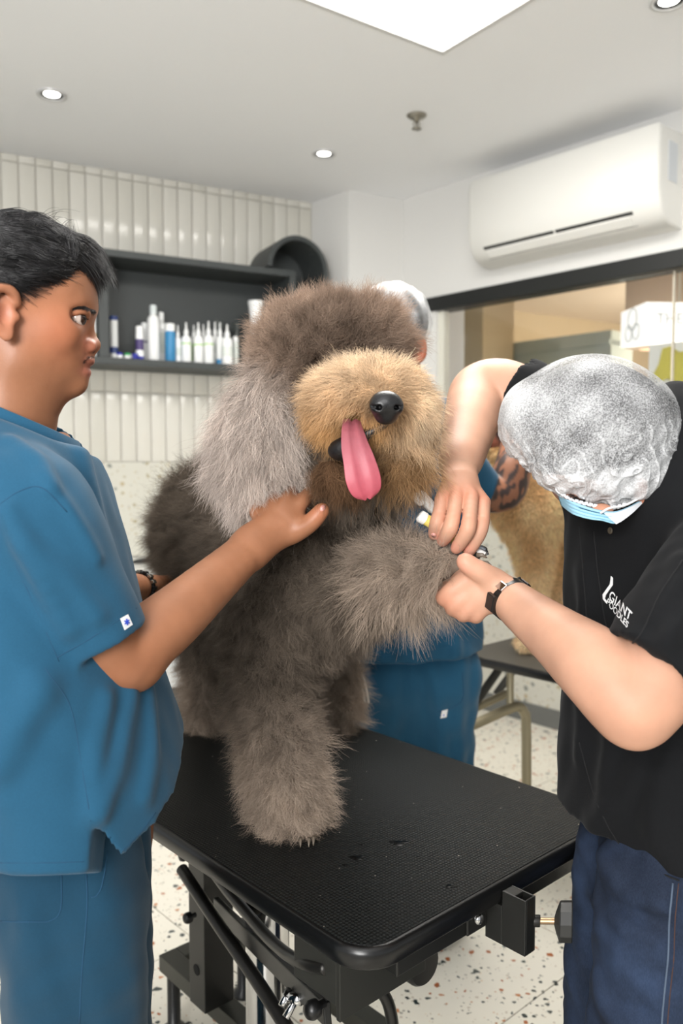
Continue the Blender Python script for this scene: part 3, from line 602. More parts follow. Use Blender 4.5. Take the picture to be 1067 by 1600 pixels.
sp = t.n('ShaderNodeTexVoronoi', Scale=150.0, Randomness=1.0); t.l(v, sp.inputs['Vector']); sc3 = t.n('ShaderNodeSeparateColor'); t.l(sp.outputs['Color'], sc3.inputs[0])
lint = t.math('MULTIPLY', t.math('LESS_THAN', sp.outputs['Distance'], .16), t.math('LESS_THAN', sc3.outputs[0], .012)); base = t.mix(hgt, lin((9, 10, 10)), lin((38, 40, 39)))  # raised dots coloured paler to stand for their highlights
base = t.mix(wet, base, lin((6, 6, 6))); t.l(t.mix(lint, base, lin((190, 180, 168))), t.b.inputs['Base Color']); t.b.inputs['Roughness'].default_value = .5; t.b.inputs['Specular IOR Level'].default_value = .16; t.bump(hgt, .5, .0012)
bm = bmesh.new(); slab_loft(bm, [(rrect(i, TW_-i, i, TL_-i, .06-i), z) for i, z in ((.010, TZ-.002), (.0105, TZ-.0002), (.012, TZ))]); gobj('rubber_mat', bm, t.m)
for x, y, r in ((558, 1340, .009), (624, 1317, .011), (566, 1320, .004), (704, 1385, .006), (540, 1352, .004)):
    bm = bmesh.new(); c = Pz(x, y, TZ); n = 22; ph = random.uniform(0, 6); ring = [bm.verts.new((c[0]+r*1.25*(1+.25*math.sin(3*a+ph)+.18*math.sin(5*a+2*ph))*math.cos(a), c[1]+r*.8*(1+.25*math.sin(3*a+ph))*math.sin(a), TZ+.0002)) for a in np.linspace(0, 2*math.pi, n, endpoint=False)]
    top = [bm.verts.new((c[0] + (v_.co.x-c[0])*.8, c[1] + (v_.co.y-c[1])*.8, TZ+.0009)) for v_ in ring]
    for k in range(n): bm.faces.new((ring[k], ring[(k+1) % n], top[(k+1) % n], top[k]))
    bm.faces.new(top); gobj('wet_spot', bm, mat('wet_spot', (5, 5, 5), .3, spec=.15) if 'wet_spot' not in bpy.data.materials else bpy.data.materials['wet_spot'], None, True)
# angle-iron apron under the top
bm = bmesh.new(); gbox(bm, .09, TW_-.02, .03, .055, TZ-.075, TZ-.03); gobj('apron_rail', bm, steel)
bm = bmesh.new(); gbox(bm, TW_-.045, TW_-.02, .055, TL_-.03, TZ-.075, TZ-.03); gobj('apron_rail', bm, steel)
bm = bmesh.new(); gbox(bm, .09, TW_-.045, TL_-.055, TL_-.03, TZ-.075, TZ-.03); gobj('apron_rail', bm, steel)
bm = bmesh.new(); gbox(bm, .09, .115, .055, TL_-.055, TZ-.062, TZ-.03); gobj('apron_rail', bm, steel)
# upper box of the lifting frame
ug0, ug1 = .075, .24
zhb = P(525, 1597, 1.085)[2]; ug0, ug1 = .05, .225; bm = bmesh.new(); gbox(bm, ug0, ug1, .100, .108, zhb, TZ-.031, .001); gbox(bm, ug0, ug0+.006, .108, .20, zhb+.02, TZ-.031, .001); gbox(bm, ug1-.006, ug1, .108, .20, zhb+.02, TZ-.075, .001); gobj('lift_housing', bm, mat('housing_grey', (50, 50, 46), .45, 0.3))
knobm = mat('black_plastic', (16, 16, 16), .35)
def knob(x, y, Y, r, nx, parent=None):
    bm = bmesh.new(); lathe(bm, [(r*.5, -r*1.6), (r*.5, -r*.6), (r, -r*.5), (r*1.05, r*.3), (r*.8, r*.8), (r*.2, r)], 16); orient(bm, P(x, y, Y), (0, 0, 1), None, nx); gobj('rubber_bumper', bm, knobm, None, True, 60)
tube_pts = [P(511, 1513, 1.11), P(480, 1507, 1.14), P(450, 1492, 1.2), P(420, 1466, 1.27), P(390, 1432, 1.34), P(350, 1385, 1.45), P(305, 1322, 1.62)]
bm = bmesh.new(); tube(bm, bez(tube_pts, 6), .0095, 14); gobj('lift_arm', bm, gun, None, True)
bm = bmesh.new(); tube(bm, [P(284, 1358, 1.62), P(305, 1390, 1.57), P(345, 1450, 1.48), P(400, 1530, 1.38), P(450, 1608, 1.3), P(500, 1690, 1.24)], .012, 14); gobj('lift_arm', bm, gun, None, True)
def bar(name, a, b, w_, h_, m):
    a, b = Vector(a), Vector(b); d = (b - a); L = d.length; bm = bmesh.new(); box(bm, (0, -w_/2, -h_/2), (L, w_/2, h_/2), .002); d.normalize(); y = Vector((0, 0, 1)).cross(d).normalized(); z = d.cross(y)
    M = Matrix((d, y, z)).transposed().to_4x4(); M.translation = a; bmesh.ops.transform(bm, matrix=M, verts=bm.verts[:]); return gobj(name, bm, m)
bar('lift_arm', P(512, 1585, 1.14), P(338, 1415, 1.62), .012, .034, steel); bar('lift_arm', P(440, 1500, 1.32), P(320, 1340, 1.66), .006, .03, gun)
# rear post, base frame, cylinder
q = P(336, 1455, 1.72); bm = bmesh.new(); uu = np.dot(q[:2]-A_, SDv); vv = np.dot(q[:2]-A_, LD); zb_ = P(336, 1570, 1.72)[2]; gbox(bm, uu-.035, uu+.04, vv-.012, vv+.05, zb_, TZ-.032); gobj('post', bm, steel)
bm = bmesh.new(); tube(bm, [G(uu-.036, vv+.02, zb_+.085), G(uu-.0345, vv+.02, zb_+.085)], .012, 14); gobj('post_hole', bm, mat('hole_black', (4, 4, 4), .9))
knob(287, 1337, 1.66, .011, -np.append(SDv, 0)); knob(294, 1434, 1.66, .011, -np.append(SDv, 0)); knob(489, 1577, 1.12, .013, -np.append(SDv, 0)); knob(481, 1466, 1.22, .008, -np.append(SDv, 0))
zf = zb_ - .01; k0 = Pz(248, 1492, zf); uf = np.dot(k0[:2]-A_, SDv); vf = np.dot(k0[:2]-A_, LD)
fm = mat('base_frame_steel', (58, 58, 52), .45, .3)
bm = bmesh.new(); gbox(bm, uf, uf+.045, vf-1.0, vf, zf-.04, zf); gobj('base_rail', bm, fm)
bm = bmesh.new(); gbox(bm, uf+.045, uf+.25, vf-.045, vf, zf-.04, zf); gobj('base_rail', bm, fm)
bm = bmesh.new(); gbox(bm, uf+.205, uf+.25, vf-1.0, vf-.045, zf-.04, zf); gobj('base_rail', bm, fm)
bm = bmesh.new(); gbox(bm, uf+.045, uf+.205, vf-1.0, vf-.955, zf-.04, zf); gobj('base_rail', bm, fm)
for u, v_ in ((uf+.0225, vf-.03), (uf+.2275, vf-.03), (uf+.0225, vf-.97), (uf+.2275, vf-.97)):
    bm = bmesh.new(); q = G(u, v_, 0); lathe(bm, [(.028, 0), (.028, .01), (.016, .02), (.016, zf-.04)], 16, off=q); gobj('foot', bm, knobm, None, True, 50)
c0 = P(418, 1590, 1.5); uc, vc = np.dot(c0[:2]-A_, SDv), np.dot(c0[:2]-A_, LD)
bm = bmesh.new(); gbox(bm, uf+.045, uc+.14, vc-.11, vc+.1, zf-.03, zf+.004); gobj('base_plate', bm, steel)
bm = bmesh.new(); lathe(bm, [(.056, zf+.004), (.054, zf+.02), (.042, zf+.022), (.042, TZ-.09), (.046, TZ-.09), (.046, TZ-.035)], 24, off=(c0[0], c0[1], 0)); gobj('lift_column', bm, chrome, None, True, 50)
bm = bmesh.new(); tube(bm, [P(452, 1545, 1.25), P(440, 1572, 1.23)], .006, 8); tube(bm, [P(466, 1556, 1.24), P(446, 1590, 1.22)], .006, 8); tube(bm, [P(446, 1556, 1.25), P(470, 1562, 1.22)], .009, 10); gobj('wing_bolt', bm, chrome, None, True)
bm = bmesh.new(); tube(bm, bez([P(590, 1540, 1.25), P(604, 1562, 1.25), P(611, 1585, 1.25), P(613, 1612, 1.25), P(606, 1660, 1.25)], 5), .010, 12); gobj('foot_bar', bm, gun, None, True)
bm = bmesh.new(); q = P(655, 1503, 1.32); lathe(bm, [(.012, -.014), (.032, -.014), (.036, -.008), (.036, .008), (.032, .014), (.012, .014)], 24); orient(bm, q, (0, 0, 1), None, np.append(LD, 0)); gobj('castor_wheel', bm, knobm, None, True, 50)
bm = bmesh.new(); tube(bm, [q, P(640, 1478, 1.30), G(.25, .2, TZ-.03)], .009, 10); gobj('castor_bracket', bm, steel, None, True)
# clamp bracket bolted to the front edge
q = Pp(780, 1440, G(0, -.02, .7), np.append(LD, 0)); uq = np.dot(q[:2]-A_, SDv) + .044
zt_, zb2 = TZ-.010, TZ-.092; vf_ = .029
bm = bmesh.new(); w0, w1 = uq-.0125, uq+.0125
box_ = lambda u0, u1, v0, v1, z0, z1: gbox(bm, u0, u1, v0, v1, z0, z1, .001)
D0 = -.042; M_ = -.022
box_(w0, w0+.003, D0, -.001, zb2, zt_); box_(w1-.003, w1, D0, -.001, zb2, zt_); box_(w0+.003, w1-.003, D0, D0+.003, zb2, zt_); box_(w0+.003, w1-.003, M_, -.001, zb2, zt_-.0005)
box_(w0, w1, -.001, vf_, zb2, TZ-.033)
cb = gobj('clamp_bracket', bm, steel)
for du in (-.036, .036):
    bm = bmesh.new(); gbox(bm, uq+du-.022, uq+du+.022, .0255, .0295, TZ-.074, TZ-.034, .002); gobj('mounting_plate', bm, steel, cb)
    bm = bmesh.new(); lathe(bm, [(.0085, 0), (.0085, .003), (.0065, .0065), (.002, .0078)], 14); orient(bm, G(uq+du*1.02, .024, TZ-.053), (0, 0, 1), None, -np.append(LD, 0)); gobj('bolt', bm, chrome, cb, True, 60)
sc0 = G(w1-.002, -.030, TZ-.052); sdir = nrm((.95, -.27, .14))
bm = bmesh.new(); lathe(bm, [(.0085, 0), (.0085, .017), (.0078, .018)], 16); orient(bm, sc0, (0, 0, 1), None, sdir); gobj('nut', bm, gun, cb, True, 50)
bm = bmesh.new(); pr = []
for i in range(22): pr += [(.0042, .015 + i*.0013), (.0052, .015 + i*.0013 + .00065)]
lathe(bm, pr, 12); orient(bm, sc0, (0, 0, 1), None, sdir); gobj('clamp_screw', bm, mat('worn_brass', (158, 132, 104), .35, .9), cb, True)
bm = bmesh.new(); lathe(bm, [(.006, .038), (.013, .040), (.0265, .045), (.028, .047), (.0282, .062), (.027, .0635)], 10); orient(bm, sc0, (0, 0, 1), None, sdir); gobj('clamp_knob', bm, mat('knob_plastic', (38, 38, 36), .5), cb)
N_FUR = 430000
# ================================================================ GREY DOG
def pr(px, Y): return px*Y/F
furm = hair_mat('dog_fur', 0.75, 0.12)
def fur(name, V, Q, N, fn, m, parent, K=8, avoid=(), cull=None, seed=3, rad=.00021):
    r = np.random.default_rng(seed); VN = vnormals(V, Q); T = np.concatenate([Q[:, :3], Q[:, [0, 2, 3]]])
    a = V[T[:, 0]]; b = V[T[:, 1]]; c = V[T[:, 2]]; ar = 0.5*np.linalg.norm(np.cross(b-a, c-a), axis=1)
    if cull is not None: ar = ar*cull((a+b+c)/3, VN[T[:, 0]])
    ti = r.choice(len(T), N, p=ar/ar.sum()); u, v = r.random(N), r.random(N); f = u + v > 1; u[f], v[f] = 1-u[f], 1-v[f]
    w_ = 1-u-v; bw = np.stack([w_, u, v], 1)[:, :, None]; X = (V[T[ti]]*bw).sum(1); Nn = (VN[T[ti]]*bw).sum(1); Nn /= np.linalg.norm(Nn, axis=1, keepdims=True)
    D, L, bend, curl, cf, col, clump = fn(X, Nn)
    D = D/np.linalg.norm(D, axis=1, keepdims=True); L = L*r.uniform(.72, 1.12, N)
    t = np.linspace(0, 1, K)[None, :, None]; D = D + r.normal(0, .16, (N, 3)); D /= np.linalg.norm(D, axis=1, keepdims=True)
    c1 = vnoise(X, 34, seed+1, 3); c2 = vnoise(X, 80, seed+2, 3)
    off = (c1*.6 + c2*.55)*clump[:, None]
    pos = X[:, None] + L[:, None, None]*(D[:, None]*t + bend[:, None]*t**2 + off[:, None]*t**1.6)
    wav = vnoise(X, 60, seed+9, 3)*.6 + r.normal(0, .5, (N, 3)); pos = pos + (wav*L[:, None]*.10)[:, None]*np.sin(t*math.pi*r.uniform(1.2, 2.6, N)[:, None, None])
    e1 = np.cross(D, np.array([.31, .52, .79])); e1 /= np.linalg.norm(e1, axis=1, keepdims=True); e2 = np.cross(D, e1)
    ph = vnoise(X, 45, seed+5)[:, None]*2.5 + r.uniform(0, 2.4, N)[:, None]; tt = t[..., 0]*cf[:, None]*6.283 + ph
    amp = (curl*r.uniform(.5, 1.3, N))[:, None]*np.minimum(t[..., 0]*1.6, 1)
    pos = pos + e1[:, None]*(amp*np.cos(tt))[..., None] + e2[:, None]*(amp*np.sin(tt))[..., None]
    pos = pos - (pos[:, :1] - X[:, None])
    keep = np.ones(N, bool)
    for a_, b_, r_ in avoid:
        a_, b_ = np.asarray(a_), np.asarray(b_); ba = b_ - a_; q = pos - a_; tp = np.clip((q@ba)/max(ba@ba, 1e-9), 0, 1)
        keep &= (np.linalg.norm(q - tp[..., None]*ba, axis=-1) > r_).all(1)
    pos[..., 2] = np.maximum(pos[..., 2], TZ + .0015)
    col = col*np.exp(r.normal(0, .16, (N, 1)) + c1[:, :1]*.05)
    return strands(name, pos[keep], (rad*r.uniform(.7, 1.2, N))[keep], np.clip(col[keep], 0, 1), m, parent, kind='stuff')
def blob(X, c, s): return np.exp(-((X - c)**2).sum(1)/(2*s*s))
dog = empty('dog', (-.12, 1.55, TZ), label='big fluffy grey poodle with tan muzzle and hanging pink tongue on the black table', category='dog')
D = SD((-.50, .98, TZ - .02), (.28, 2.08, 1.66), .0062)
def dp(x, y, Y): return P(x, y, Y)
D.ell(dp(519, 560, 1.31), (.110, .115, .094), .03); D.ell(dp(580, 528, 1.31), (.062, .08, .056), .03); D.ell(dp(460, 548, 1.31), (.06, .08, .07), .03)
D.ell(dp(500, 650, 1.33), (.105, .11, .11), .04)
D.ell(dp(576, 618, 1.165), (.085, .10, .060), .03)
D.ell(dp(528, 640, 1.17), (.052, .06, .052), .03); D.ell(dp(630, 645, 1.165), (.052, .06, .055), .03)
D.ell(dp(600, 630, 1.10), (.034, .05, .032), .025)
D.ell(dp(524, 735, 1.19), (.042, .05, .038), .02); D.ell(dp(628, 700, 1.19), (.048, .05, .045), .03); D.ell(dp(570, 740, 1.26), (.07, .06, .06), .03)
D.chain([(dp(418, 590, 1.29), .052), (dp(396, 675, 1.265), .074), (dp(406, 746, 1.255), .062)], .015, flat=((.25, 1, 0), .75))
D.chain([(dp(630, 640, 1.35), .04), (dp(636, 710, 1.33), .042), (dp(632, 748, 1.32), .034)], .015)
D.chain([(dp(510, 700, 1.38), .115), (dp(490, 860, 1.43), .125)], .06)
D.ell(dp(470, 905, 1.45), (.145, .12, .15), .06)
D.cap(dp(455, 880, 1.5), dp(362, 838, 1.79), .155, .180, .08)
D.chain([(dp(420, 940, 1.44), .090), (dp(425, 1080, 1.40), .076), (dp(446, 1220, 1.37), .071), (dp(456, 1275, 1.355), .065)], .05)
D.chain([(dp(545, 870, 1.42), .085), (dp(545, 925, 1.33), .070), (dp(606, 900, 1.27), .064), (dp(660, 888, 1.22), .052), (dp(705, 882, 1.195), .036), (dp(736, 879, 1.19), .026)], .03)
D.chain([(dp(330, 930, 1.84), .1), (dp(322, 1050, 1.87), .062), (dp(322, 1112, 1.85), .060)], .05)
D.chain([(dp(515, 930, 1.86), .09), (dp(528, 1050, 1.88), .057), (dp(533, 1108, 1.855), .060)], .05)
D.f += .021
# open mouth and its dark lining
D.cap(dp(540, 697, 1.13), dp(585, 682, 1.09), .020, .012, .02, 'sub'); D.cap(dp(540, 700, 1.13), dp(556, 700, 1.22), .022, .02, .02, 'sub')
D.f = smax(D.f, (TZ + .004) - D.grid()[..., 2], .01)
DV, DQ = D.mesh(); DV = relax(DV, DQ, 2)
pMZ, pNO = dp(577, 622, 1.14), dp(603, 632, 1.05); pTK = dp(521, 540, 1.31); pEL, pER = dp(398, 690, 1.25), dp(640, 712, 1.32); pJ = dp(522, 738, 1.17); pRL = dp(652, 885, 1.215)
def cw(X):
    d = lambda c: np.linalg.norm(X - c, axis=1)
    s = lambda x, a, b: np.clip((b - x)/(b - a), 0, 1)
    mz = s(np.sqrt((((X - dp(578, 625, 1.12))/np.array([.092, .11, .062]))**2).sum(1)), .82, 1.22)
    mz = mz*(X[:, 1] < 1.235)
    el = s(np.sqrt((((X - pEL)/np.array([.085, .085, .13]))**2).sum(1)), .85, 1.1)*(X[:, 0] < dp(472, 700, 1.25)[0]); er_ = s(np.sqrt((((X - pER)/np.array([.06, .07, .1]))**2).sum(1)), .8, 1.1)
    tk = s(np.sqrt((((X - pTK)/np.array([.14, .14, .115]))**2).sum(1)), .9, 1.15)*(1-mz)
    jw = s(d(pJ), .035, .075)*(X[:, 1] < 1.27); bd = s(d(dp(628, 705, 1.17)), .04, .085)
    rl = s(np.sqrt((((X - pRL)/np.array([.115, .085, .075]))**2).sum(1)), .8, 1.15)*(X[:, 1] < 1.30)
    leg = np.clip((1.0 - X[:, 2])/.13, 0, 1)
    return mz, el, er_, tk, jw, bd, rl, leg
cB, cL, cE, cT, cM, cMt, cJ, cBd = [np.array(lin(c)) for c in ((96, 86, 76), (158, 142, 127), (168, 156, 147), (124, 106, 92), (164, 126, 84), (206, 186, 160), (84, 60, 40), (134, 118, 100))]
def dogcol(X):
    mz, el, er_, tk, jw, bd, rl, leg = cw(X); n = lambda a: a[:, None]
    c = np.tile(cB, (len(X), 1)); c = c + (cL - c)*n(leg*.85); c = c + (cL*.9 - c)*n(rl*.8)
    rim_ = np.clip((np.linalg.norm((X - dp(530, 575, 1.24))*np.array([1, .6, 1]), axis=1) - .045)/.07, 0, 1)
    c = c + ((cT*.62 + (cT*1.35 - cT*.62)*n(rim_)) - c)*n(tk); c = c + (cE - c)*n(np.maximum(el, er_*.7)); c = c + (cM*.8 - c)*n(bd*.75)
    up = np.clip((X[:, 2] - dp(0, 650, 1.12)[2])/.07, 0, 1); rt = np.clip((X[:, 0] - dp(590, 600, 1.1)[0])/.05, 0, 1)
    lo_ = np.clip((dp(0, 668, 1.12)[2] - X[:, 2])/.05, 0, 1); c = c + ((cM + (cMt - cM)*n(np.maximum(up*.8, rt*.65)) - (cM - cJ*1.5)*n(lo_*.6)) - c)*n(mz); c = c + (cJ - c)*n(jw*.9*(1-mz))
    ns = np.clip(1 - np.linalg.norm(X - pNO - np.array([-.012, .02, -.012]), axis=1)/.034, 0, 1); c = c + (np.array(lin((72, 60, 50))) - c)*n(np.clip(ns*1.6, 0, .9))
    return c
dcol = dogcol(DV)*.7
mouth = np.clip(1.25 - np.minimum(np.linalg.norm((DV - dp(562, 690, 1.11))/np.array([.036, .06, .017]), axis=1), 9), 0, 1)*2.5
mk = np.clip(mouth, 0, 1)[:, None]; dcol = dcol*(1-mk) + np.array(lin((26, 18, 18)))*mk
dbody = np_obj('body', DV, DQ, attr_mat('dog_skin', .9, .1), None); vcol(dbody, dcol)
def setp(o, p):      # parent without moving (parent carries only a translation)
    o.parent = p; o.matrix_parent_inverse = Matrix.Translation(-Vector(p.location)); return o
setp(dbody, dog)
DOWN = np.array([0, 0, -1.0])
def dogfur(X, N):
    mz, el, er_, tk, jw, bd, rl, leg = cw(X); n = lambda a: a[:, None]; one = np.ones(len(X)); ear = np.maximum(el, er_)
    D_ = N + DOWN*.30; L = one*.029; cu = one*.0030; cf = one*1.6; cl = one*.58; bend = np.tile(DOWN*.12, (len(X), 1))
    D_ = D_ + (N*1.0 + DOWN*.55 - D_)*n(leg); L = L + (.034 - L)*leg; cl = cl + (.40 - cl)*leg
    D_ = D_ + (N + np.array([0, 0, .15]) - D_)*n(tk); L = L + (.036 - L)*tk; cu = cu + (.0032 - cu)*tk; cf = cf + (1.6 - cf)*tk; bend = bend*n(1-tk*.9); cl = cl + (.28 - cl)*tk
    D_ = D_ + (N*.62 + DOWN*.9 - D_)*n(ear); L = L + (.055 - .018*er_ - L)*ear; cu = cu + (.0026 - cu)*ear; cf = cf + (2.0 - cf)*ear; cl = cl + (.26 - cl)*ear; bend = bend + (DOWN*.25 - bend)*n(ear)
    D_ = D_ + (N*.95 + DOWN*.35 + np.array([-.12, 0, 0]) - D_)*n(rl); L = L + (.038 - L)*rl; cl = cl + (.60 - cl)*rl; bend = bend + (DOWN*.35 - bend)*n(rl)
    aw = X - pNO; aw = aw/np.linalg.norm(aw, axis=1, keepdims=True); dn = np.linalg.norm(X - pNO, axis=1)
    D_ = D_ + (N*.75 + aw*.7 + DOWN*.38 - D_)*n(mz); Lm = np.clip(.008 + (dn - .02)*.45, .006, .032); L = L + (Lm - L)*mz; cu = cu + (.0014 - cu)*mz; cf = cf + (1.2 - cf)*mz; cl = cl + (.2 - cl)*mz; bend = bend + (DOWN*.2 - bend)*n(mz)
    D_ = D_ + (N*.6 + DOWN*.8 - D_)*n(jw*(1-mz)); L = L + (.034 - L)*jw*(1-mz); cu = cu + (.004 - cu)*jw*(1-mz); cl = cl + (.45 - cl)*jw*(1-mz)
    D_ = D_ + (N*.6 + DOWN*.9 - D_)*n(bd*(1-mz)); L = L + (.045 - L)*bd*(1-mz)
    gl_ = 1 + .16*np.clip(vnoise(X, 48, 79), -1.5, 1.5)*(1-el) + mz*.14*vnoise(X, 22, 80) + el*.35*np.clip(vnoise(X, 70, 77), -.6, 1.6) + rl*.2*np.clip(vnoise(X, 60, 78), -.8, 1.4); return D_, L, bend, cu, cf, dogcol(X)*(1.25*gl_)[:, None], cl
def dogcull(X, N):
    w_ = np.where(N[:, 1] > .55, .25, 1.0); dn = np.linalg.norm(X - pNO, axis=1); w_ = w_*(dn > .020)
    m = np.linalg.norm((X - dp(562, 690, 1.11))/np.array([.034, .06, .016]), axis=1) < 1.05; w_ = w_*(~m)
    w_ = w_*(X[:, 2] > TZ + .009); near = np.where(X[:, 1] > 1.6, .55, 1.0); hd = np.where(X[:, 2] > dp(0, 800, 1.3)[2], 1.35, 1.0); return w_*near*hd
DOG_AVOID = []

dark_m = mat('dog_lip', (15, 11, 11), .5, bump=.4, bscale=300, bdist=.001)
M_ = SD(dp(555, 695, 1.12) - .07, dp(555, 695, 1.12) + .07, .0018); M_.chain([(dp(522, 704, 1.145), .007), (dp(533, 702, 1.13), .011), (dp(552, 692, 1.122), .009), (dp(575, 678, 1.116), .004), (dp(605, 662, 1.108), .0025)], .006, ik=.008)
v_, q_ = M_.mesh(); v_ = relax(v_, q_, 2)
lip = np_obj('mouth', v_, q_, dark_m); setp(lip, dog)
DOG_AVOID += [(dp(527, 708, 1.115), dp(545, 702, 1.10), .006), (dp(548, 698, 1.095), dp(590, 674, 1.085), .003)]
TPTS = [(549, 660, 1.118, 14), (551, 678, 1.094, 18), (555, 700, 1.076, 22), (561, 722, 1.068, 25), (566, 744, 1.065, 27.5), (570, 760, 1.066, 26), (572, 770, 1.068, 21), (573, 777, 1.072, 9)]
DOG_AVOID += [(dp(a[0], a[1], a[2]-.006), dp(b[0], b[1], b[2]-.006), pr(max(a[3], b[3]), 1.07)*.9) for a, b in zip(TPTS[:-1], TPTS[1:])]
# ================================================================ PEOPLE
def person(name, loc, label): return empty(name, loc, label=label, category='person')
def joinm(parts):
    V = []; Q = []; n = 0
    for v, q in parts: V.append(v); Q.append(q + n); n += len(v)
    return np.concatenate(V), np.concatenate(Q)
def pl(pts, r):   # capsule list for fur avoidance
    return [(a, b, r) for a, b in zip(pts[:-1], pts[1:])]
def on(sd, pts, y0, y1, off=0.0): return [sd.hit(x, y, y0, y1, off)[0] for x, y in pts]
def seam(name, sd, pts, y0, y1, m, parent, r=.0009, off=.0, n=5):
    pts = bez([np.array([x, y, 0.0]) for x, y in pts], n); q = [sd.hit(p[0], p[1], y0, y1, off)[0] for p in pts]
    bm = bmesh.new(); tube(bm, q, r, 6); return setp(bm_obj(name, bm, m, None, True), parent)
def cloth(name, col, dark=.72, scale=900, rough=.85, var=.10, sheen=.12):
    t = NT(name); v = t.coord('Object'); c = lin(col); n1 = t.noise(v, 9, 4, .6); n2 = t.noise(v, 420, 2, .7)
    a = t.mix(t.ramp(n1, [(.3, 0.0), (.7, 1.0)]), tuple(x*(1-var) for x in c), tuple(min(1, x*(1+var*.5)) for x in c))
    a = t.mix(.5, a, t.mix(n2, tuple(x*dark for x in c), tuple(min(1, x*1.28) for x in c))); t.l(a, t.b.inputs['Base Color']); t.b.inputs['Roughness'].default_value = rough; t.b.inputs['Specular IOR Level'].default_value = .2
    t.b.inputs['Sheen Weight'].default_value = sheen; t.bump(n2, .25, .0006); return t.m
scrub = cloth('scrub_blue', (30, 77, 104)); scrub_d = cloth('scrub_trouser', (22, 60, 82)); scrub_far = cloth('scrub_blue_far', (29, 76, 103)); seam_m = mat('seam_thread', (22, 66, 94), .9)
skin1 = attr_mat('skin_brown', .45, .35, .12, .25, 420, .0005, .08, 30); skin2 = attr_mat('skin_fair', .5, .3, .15, .22, 420, .0005, .06, 30)
def skincol(V, base, red=None, seed=1):
    c = np.tile(np.array(lin(base)), (len(V), 1)); c = c*(1 + .05*vnoise(V, 14, seed))[:, None]
    for p, r_, col, k in (red or []): w_ = (k*np.exp(-((V - np.asarray(p))**2).sum(1)/(2*r_*r_)))[:, None]; c = c*(1-w_) + np.array(lin(col))*w_
    return np.clip(c, 0, 1)
# ---------------------------------------------------------------- dark haired man in blue scrubs (left)
m1 = person('person', (-.34, 1.09, 0), 'dark haired man in profile in blue scrubs steadying the grey dog from the left')
YM = 1.09
PV = P(60, 722, YM); th1 = math.atan((533.5 - 60)/F); FW1 = np.array([math.cos(th1), math.sin(th1), 0]); LT1 = np.array([-math.sin(th1), math.cos(th1), 0]); SH, SV = YM*math.cos(th1)/F, YM/F; HA1 = np.array([FW1, LT1, [0, 0, 1]])
def h(x, y, dy=0.0): return PV + FW1*((x - 60)*SH) + LT1*dy + np.array([0, 0, (HZ - y)*SV])     # his head looks square across the line of sight
def hx(p): return 60 + ((np.asarray(p)[..., :2] - PV[:2])@FW1[:2])/SH
def hy(p): return HZ - (np.asarray(p)[..., 2] - CH)/SV
def hd(p): return (np.asarray(p)[..., :2] - PV[:2])@LT1[:2]
Hd = SD((-.60, .92, 1.32), (-.26, 1.24, 1.74), .0021); _e0 = Hd.ell; Hd.ell = lambda c, r, k=.01, op='add': _e0(c, r, k, op, HA1)
def both(fn, x, y, dy):
    fn(h(x, y, dy)); fn(h(x, y, -dy))
Hd.ell(h(70, 532), (.052, .055, .058), .03).cap(h(88, 580), h(30, 562), .026, .050, .03); Hd.ell(h(30, 468), (.096, .075, .098), .02).ell(h(105, 462), (.034, .056, .04), .03).ell(h(122, 478), (.021, .040, .022), .02)
both(lambda q: Hd.ell(q, (.026, .019, .023), .025), 90, 526, -.043)
both(lambda q: Hd.cap(q, h(112, 594), .018, .013, .02), 40, 570, -.042)
Hd.cap(h(115, 589), h(121, 597), .0150, .0140, .015); Hd.ell(h(104, 560), (.026, .032, .026), .02)
both(lambda q: Hd.cap(q, h(140, 481), .0075, .0085, .012), 122, 482, -.044)
Hd.cap(h(135, 494), h(147, 533), .0075, .0098, .010).ell(h(149.5, 538), (.0108, .0115, .0098), .006).cap(h(140, 552), h(148, 546), .007, .005, .006)
both(lambda q: Hd.ell(q, (.0105, .0075, .0085), .006), 142, 541.5, -.0145)
Hd.cap(h(128, 556), h(139, 556), .016, .008, .010); Hd.ell(h(137, 564), (.0128, .021, .0072), .005).ell(h(132, 581), (.0118, .019, .0086), .005)
both(lambda q: Hd.cap(h(150, 572), q, .0009, .0012, .0035, 'sub'), 130, 578, -.018)
both(lambda q: Hd.ell(q, (.0026, .0026, .0016), .003, 'sub'), 148, 547.5, -.0065)
both(lambda q: Hd.ell(q, (.0150, .012, .0095), .010, 'sub'), 132, 503, -.050)
EC = (123.5, 503.5, .0350); ER_ = .0122
both(lambda q: Hd.ell(q, (.0108, .019, .0040), .003, 'sub'), 128, 504, -.056)
for sgn_ in (1, -1):
    c = h(EC[0], EC[1], -EC[2]*sgn_)
    pts = [(c + (FW1*math.sin(math.radians(ph)) - LT1*sgn_*math.cos(math.radians(ph)))*.0128 + np.array([0, 0, e_]), .0024) for ph, e_ in ((-25, .0035), (0, .0062), (35, .0078), (70, .0072), (100, .004))]; Hd.chain(pts, .003)
both(lambda q: Hd.ell(q, (.0145, .0075, .026), .008), 15, 513, -.080)
for sg in (1, -1):
    ear = [];
    for x, y, dy in ((34, 497, -.076), (32, 486, -.083), (23, 478.5, -.088), (10, 479, -.092), (0, 489, -.094), (-2, 505, -.092), (4, 522, -.088), (11, 534, -.084)):
        ear.append((h(x, y, dy*sg), .0042))
    Hd.chain(ear, .004)
both(lambda q: Hd.ell(q, (.0085, .0045, .0095), .005), 19, 540, -.083)
both(lambda q: Hd.ell(q, (.0095, .008, .0145), .005, 'sub'), 18, 511, -.0905)
Hd.cap(h(9, 492, -.093), h(25, 493, -.088), .0035, .0025, .004, 'sub')
both(lambda q: Hd.ell(q, (.0045, .0045, .006), .004), 33, 515, -.078)
Hd.cap(h(28, 572), h(2, 700), .055, .062, .035).cap(h(66, 622), h(58, 660), .016, .016, .03)
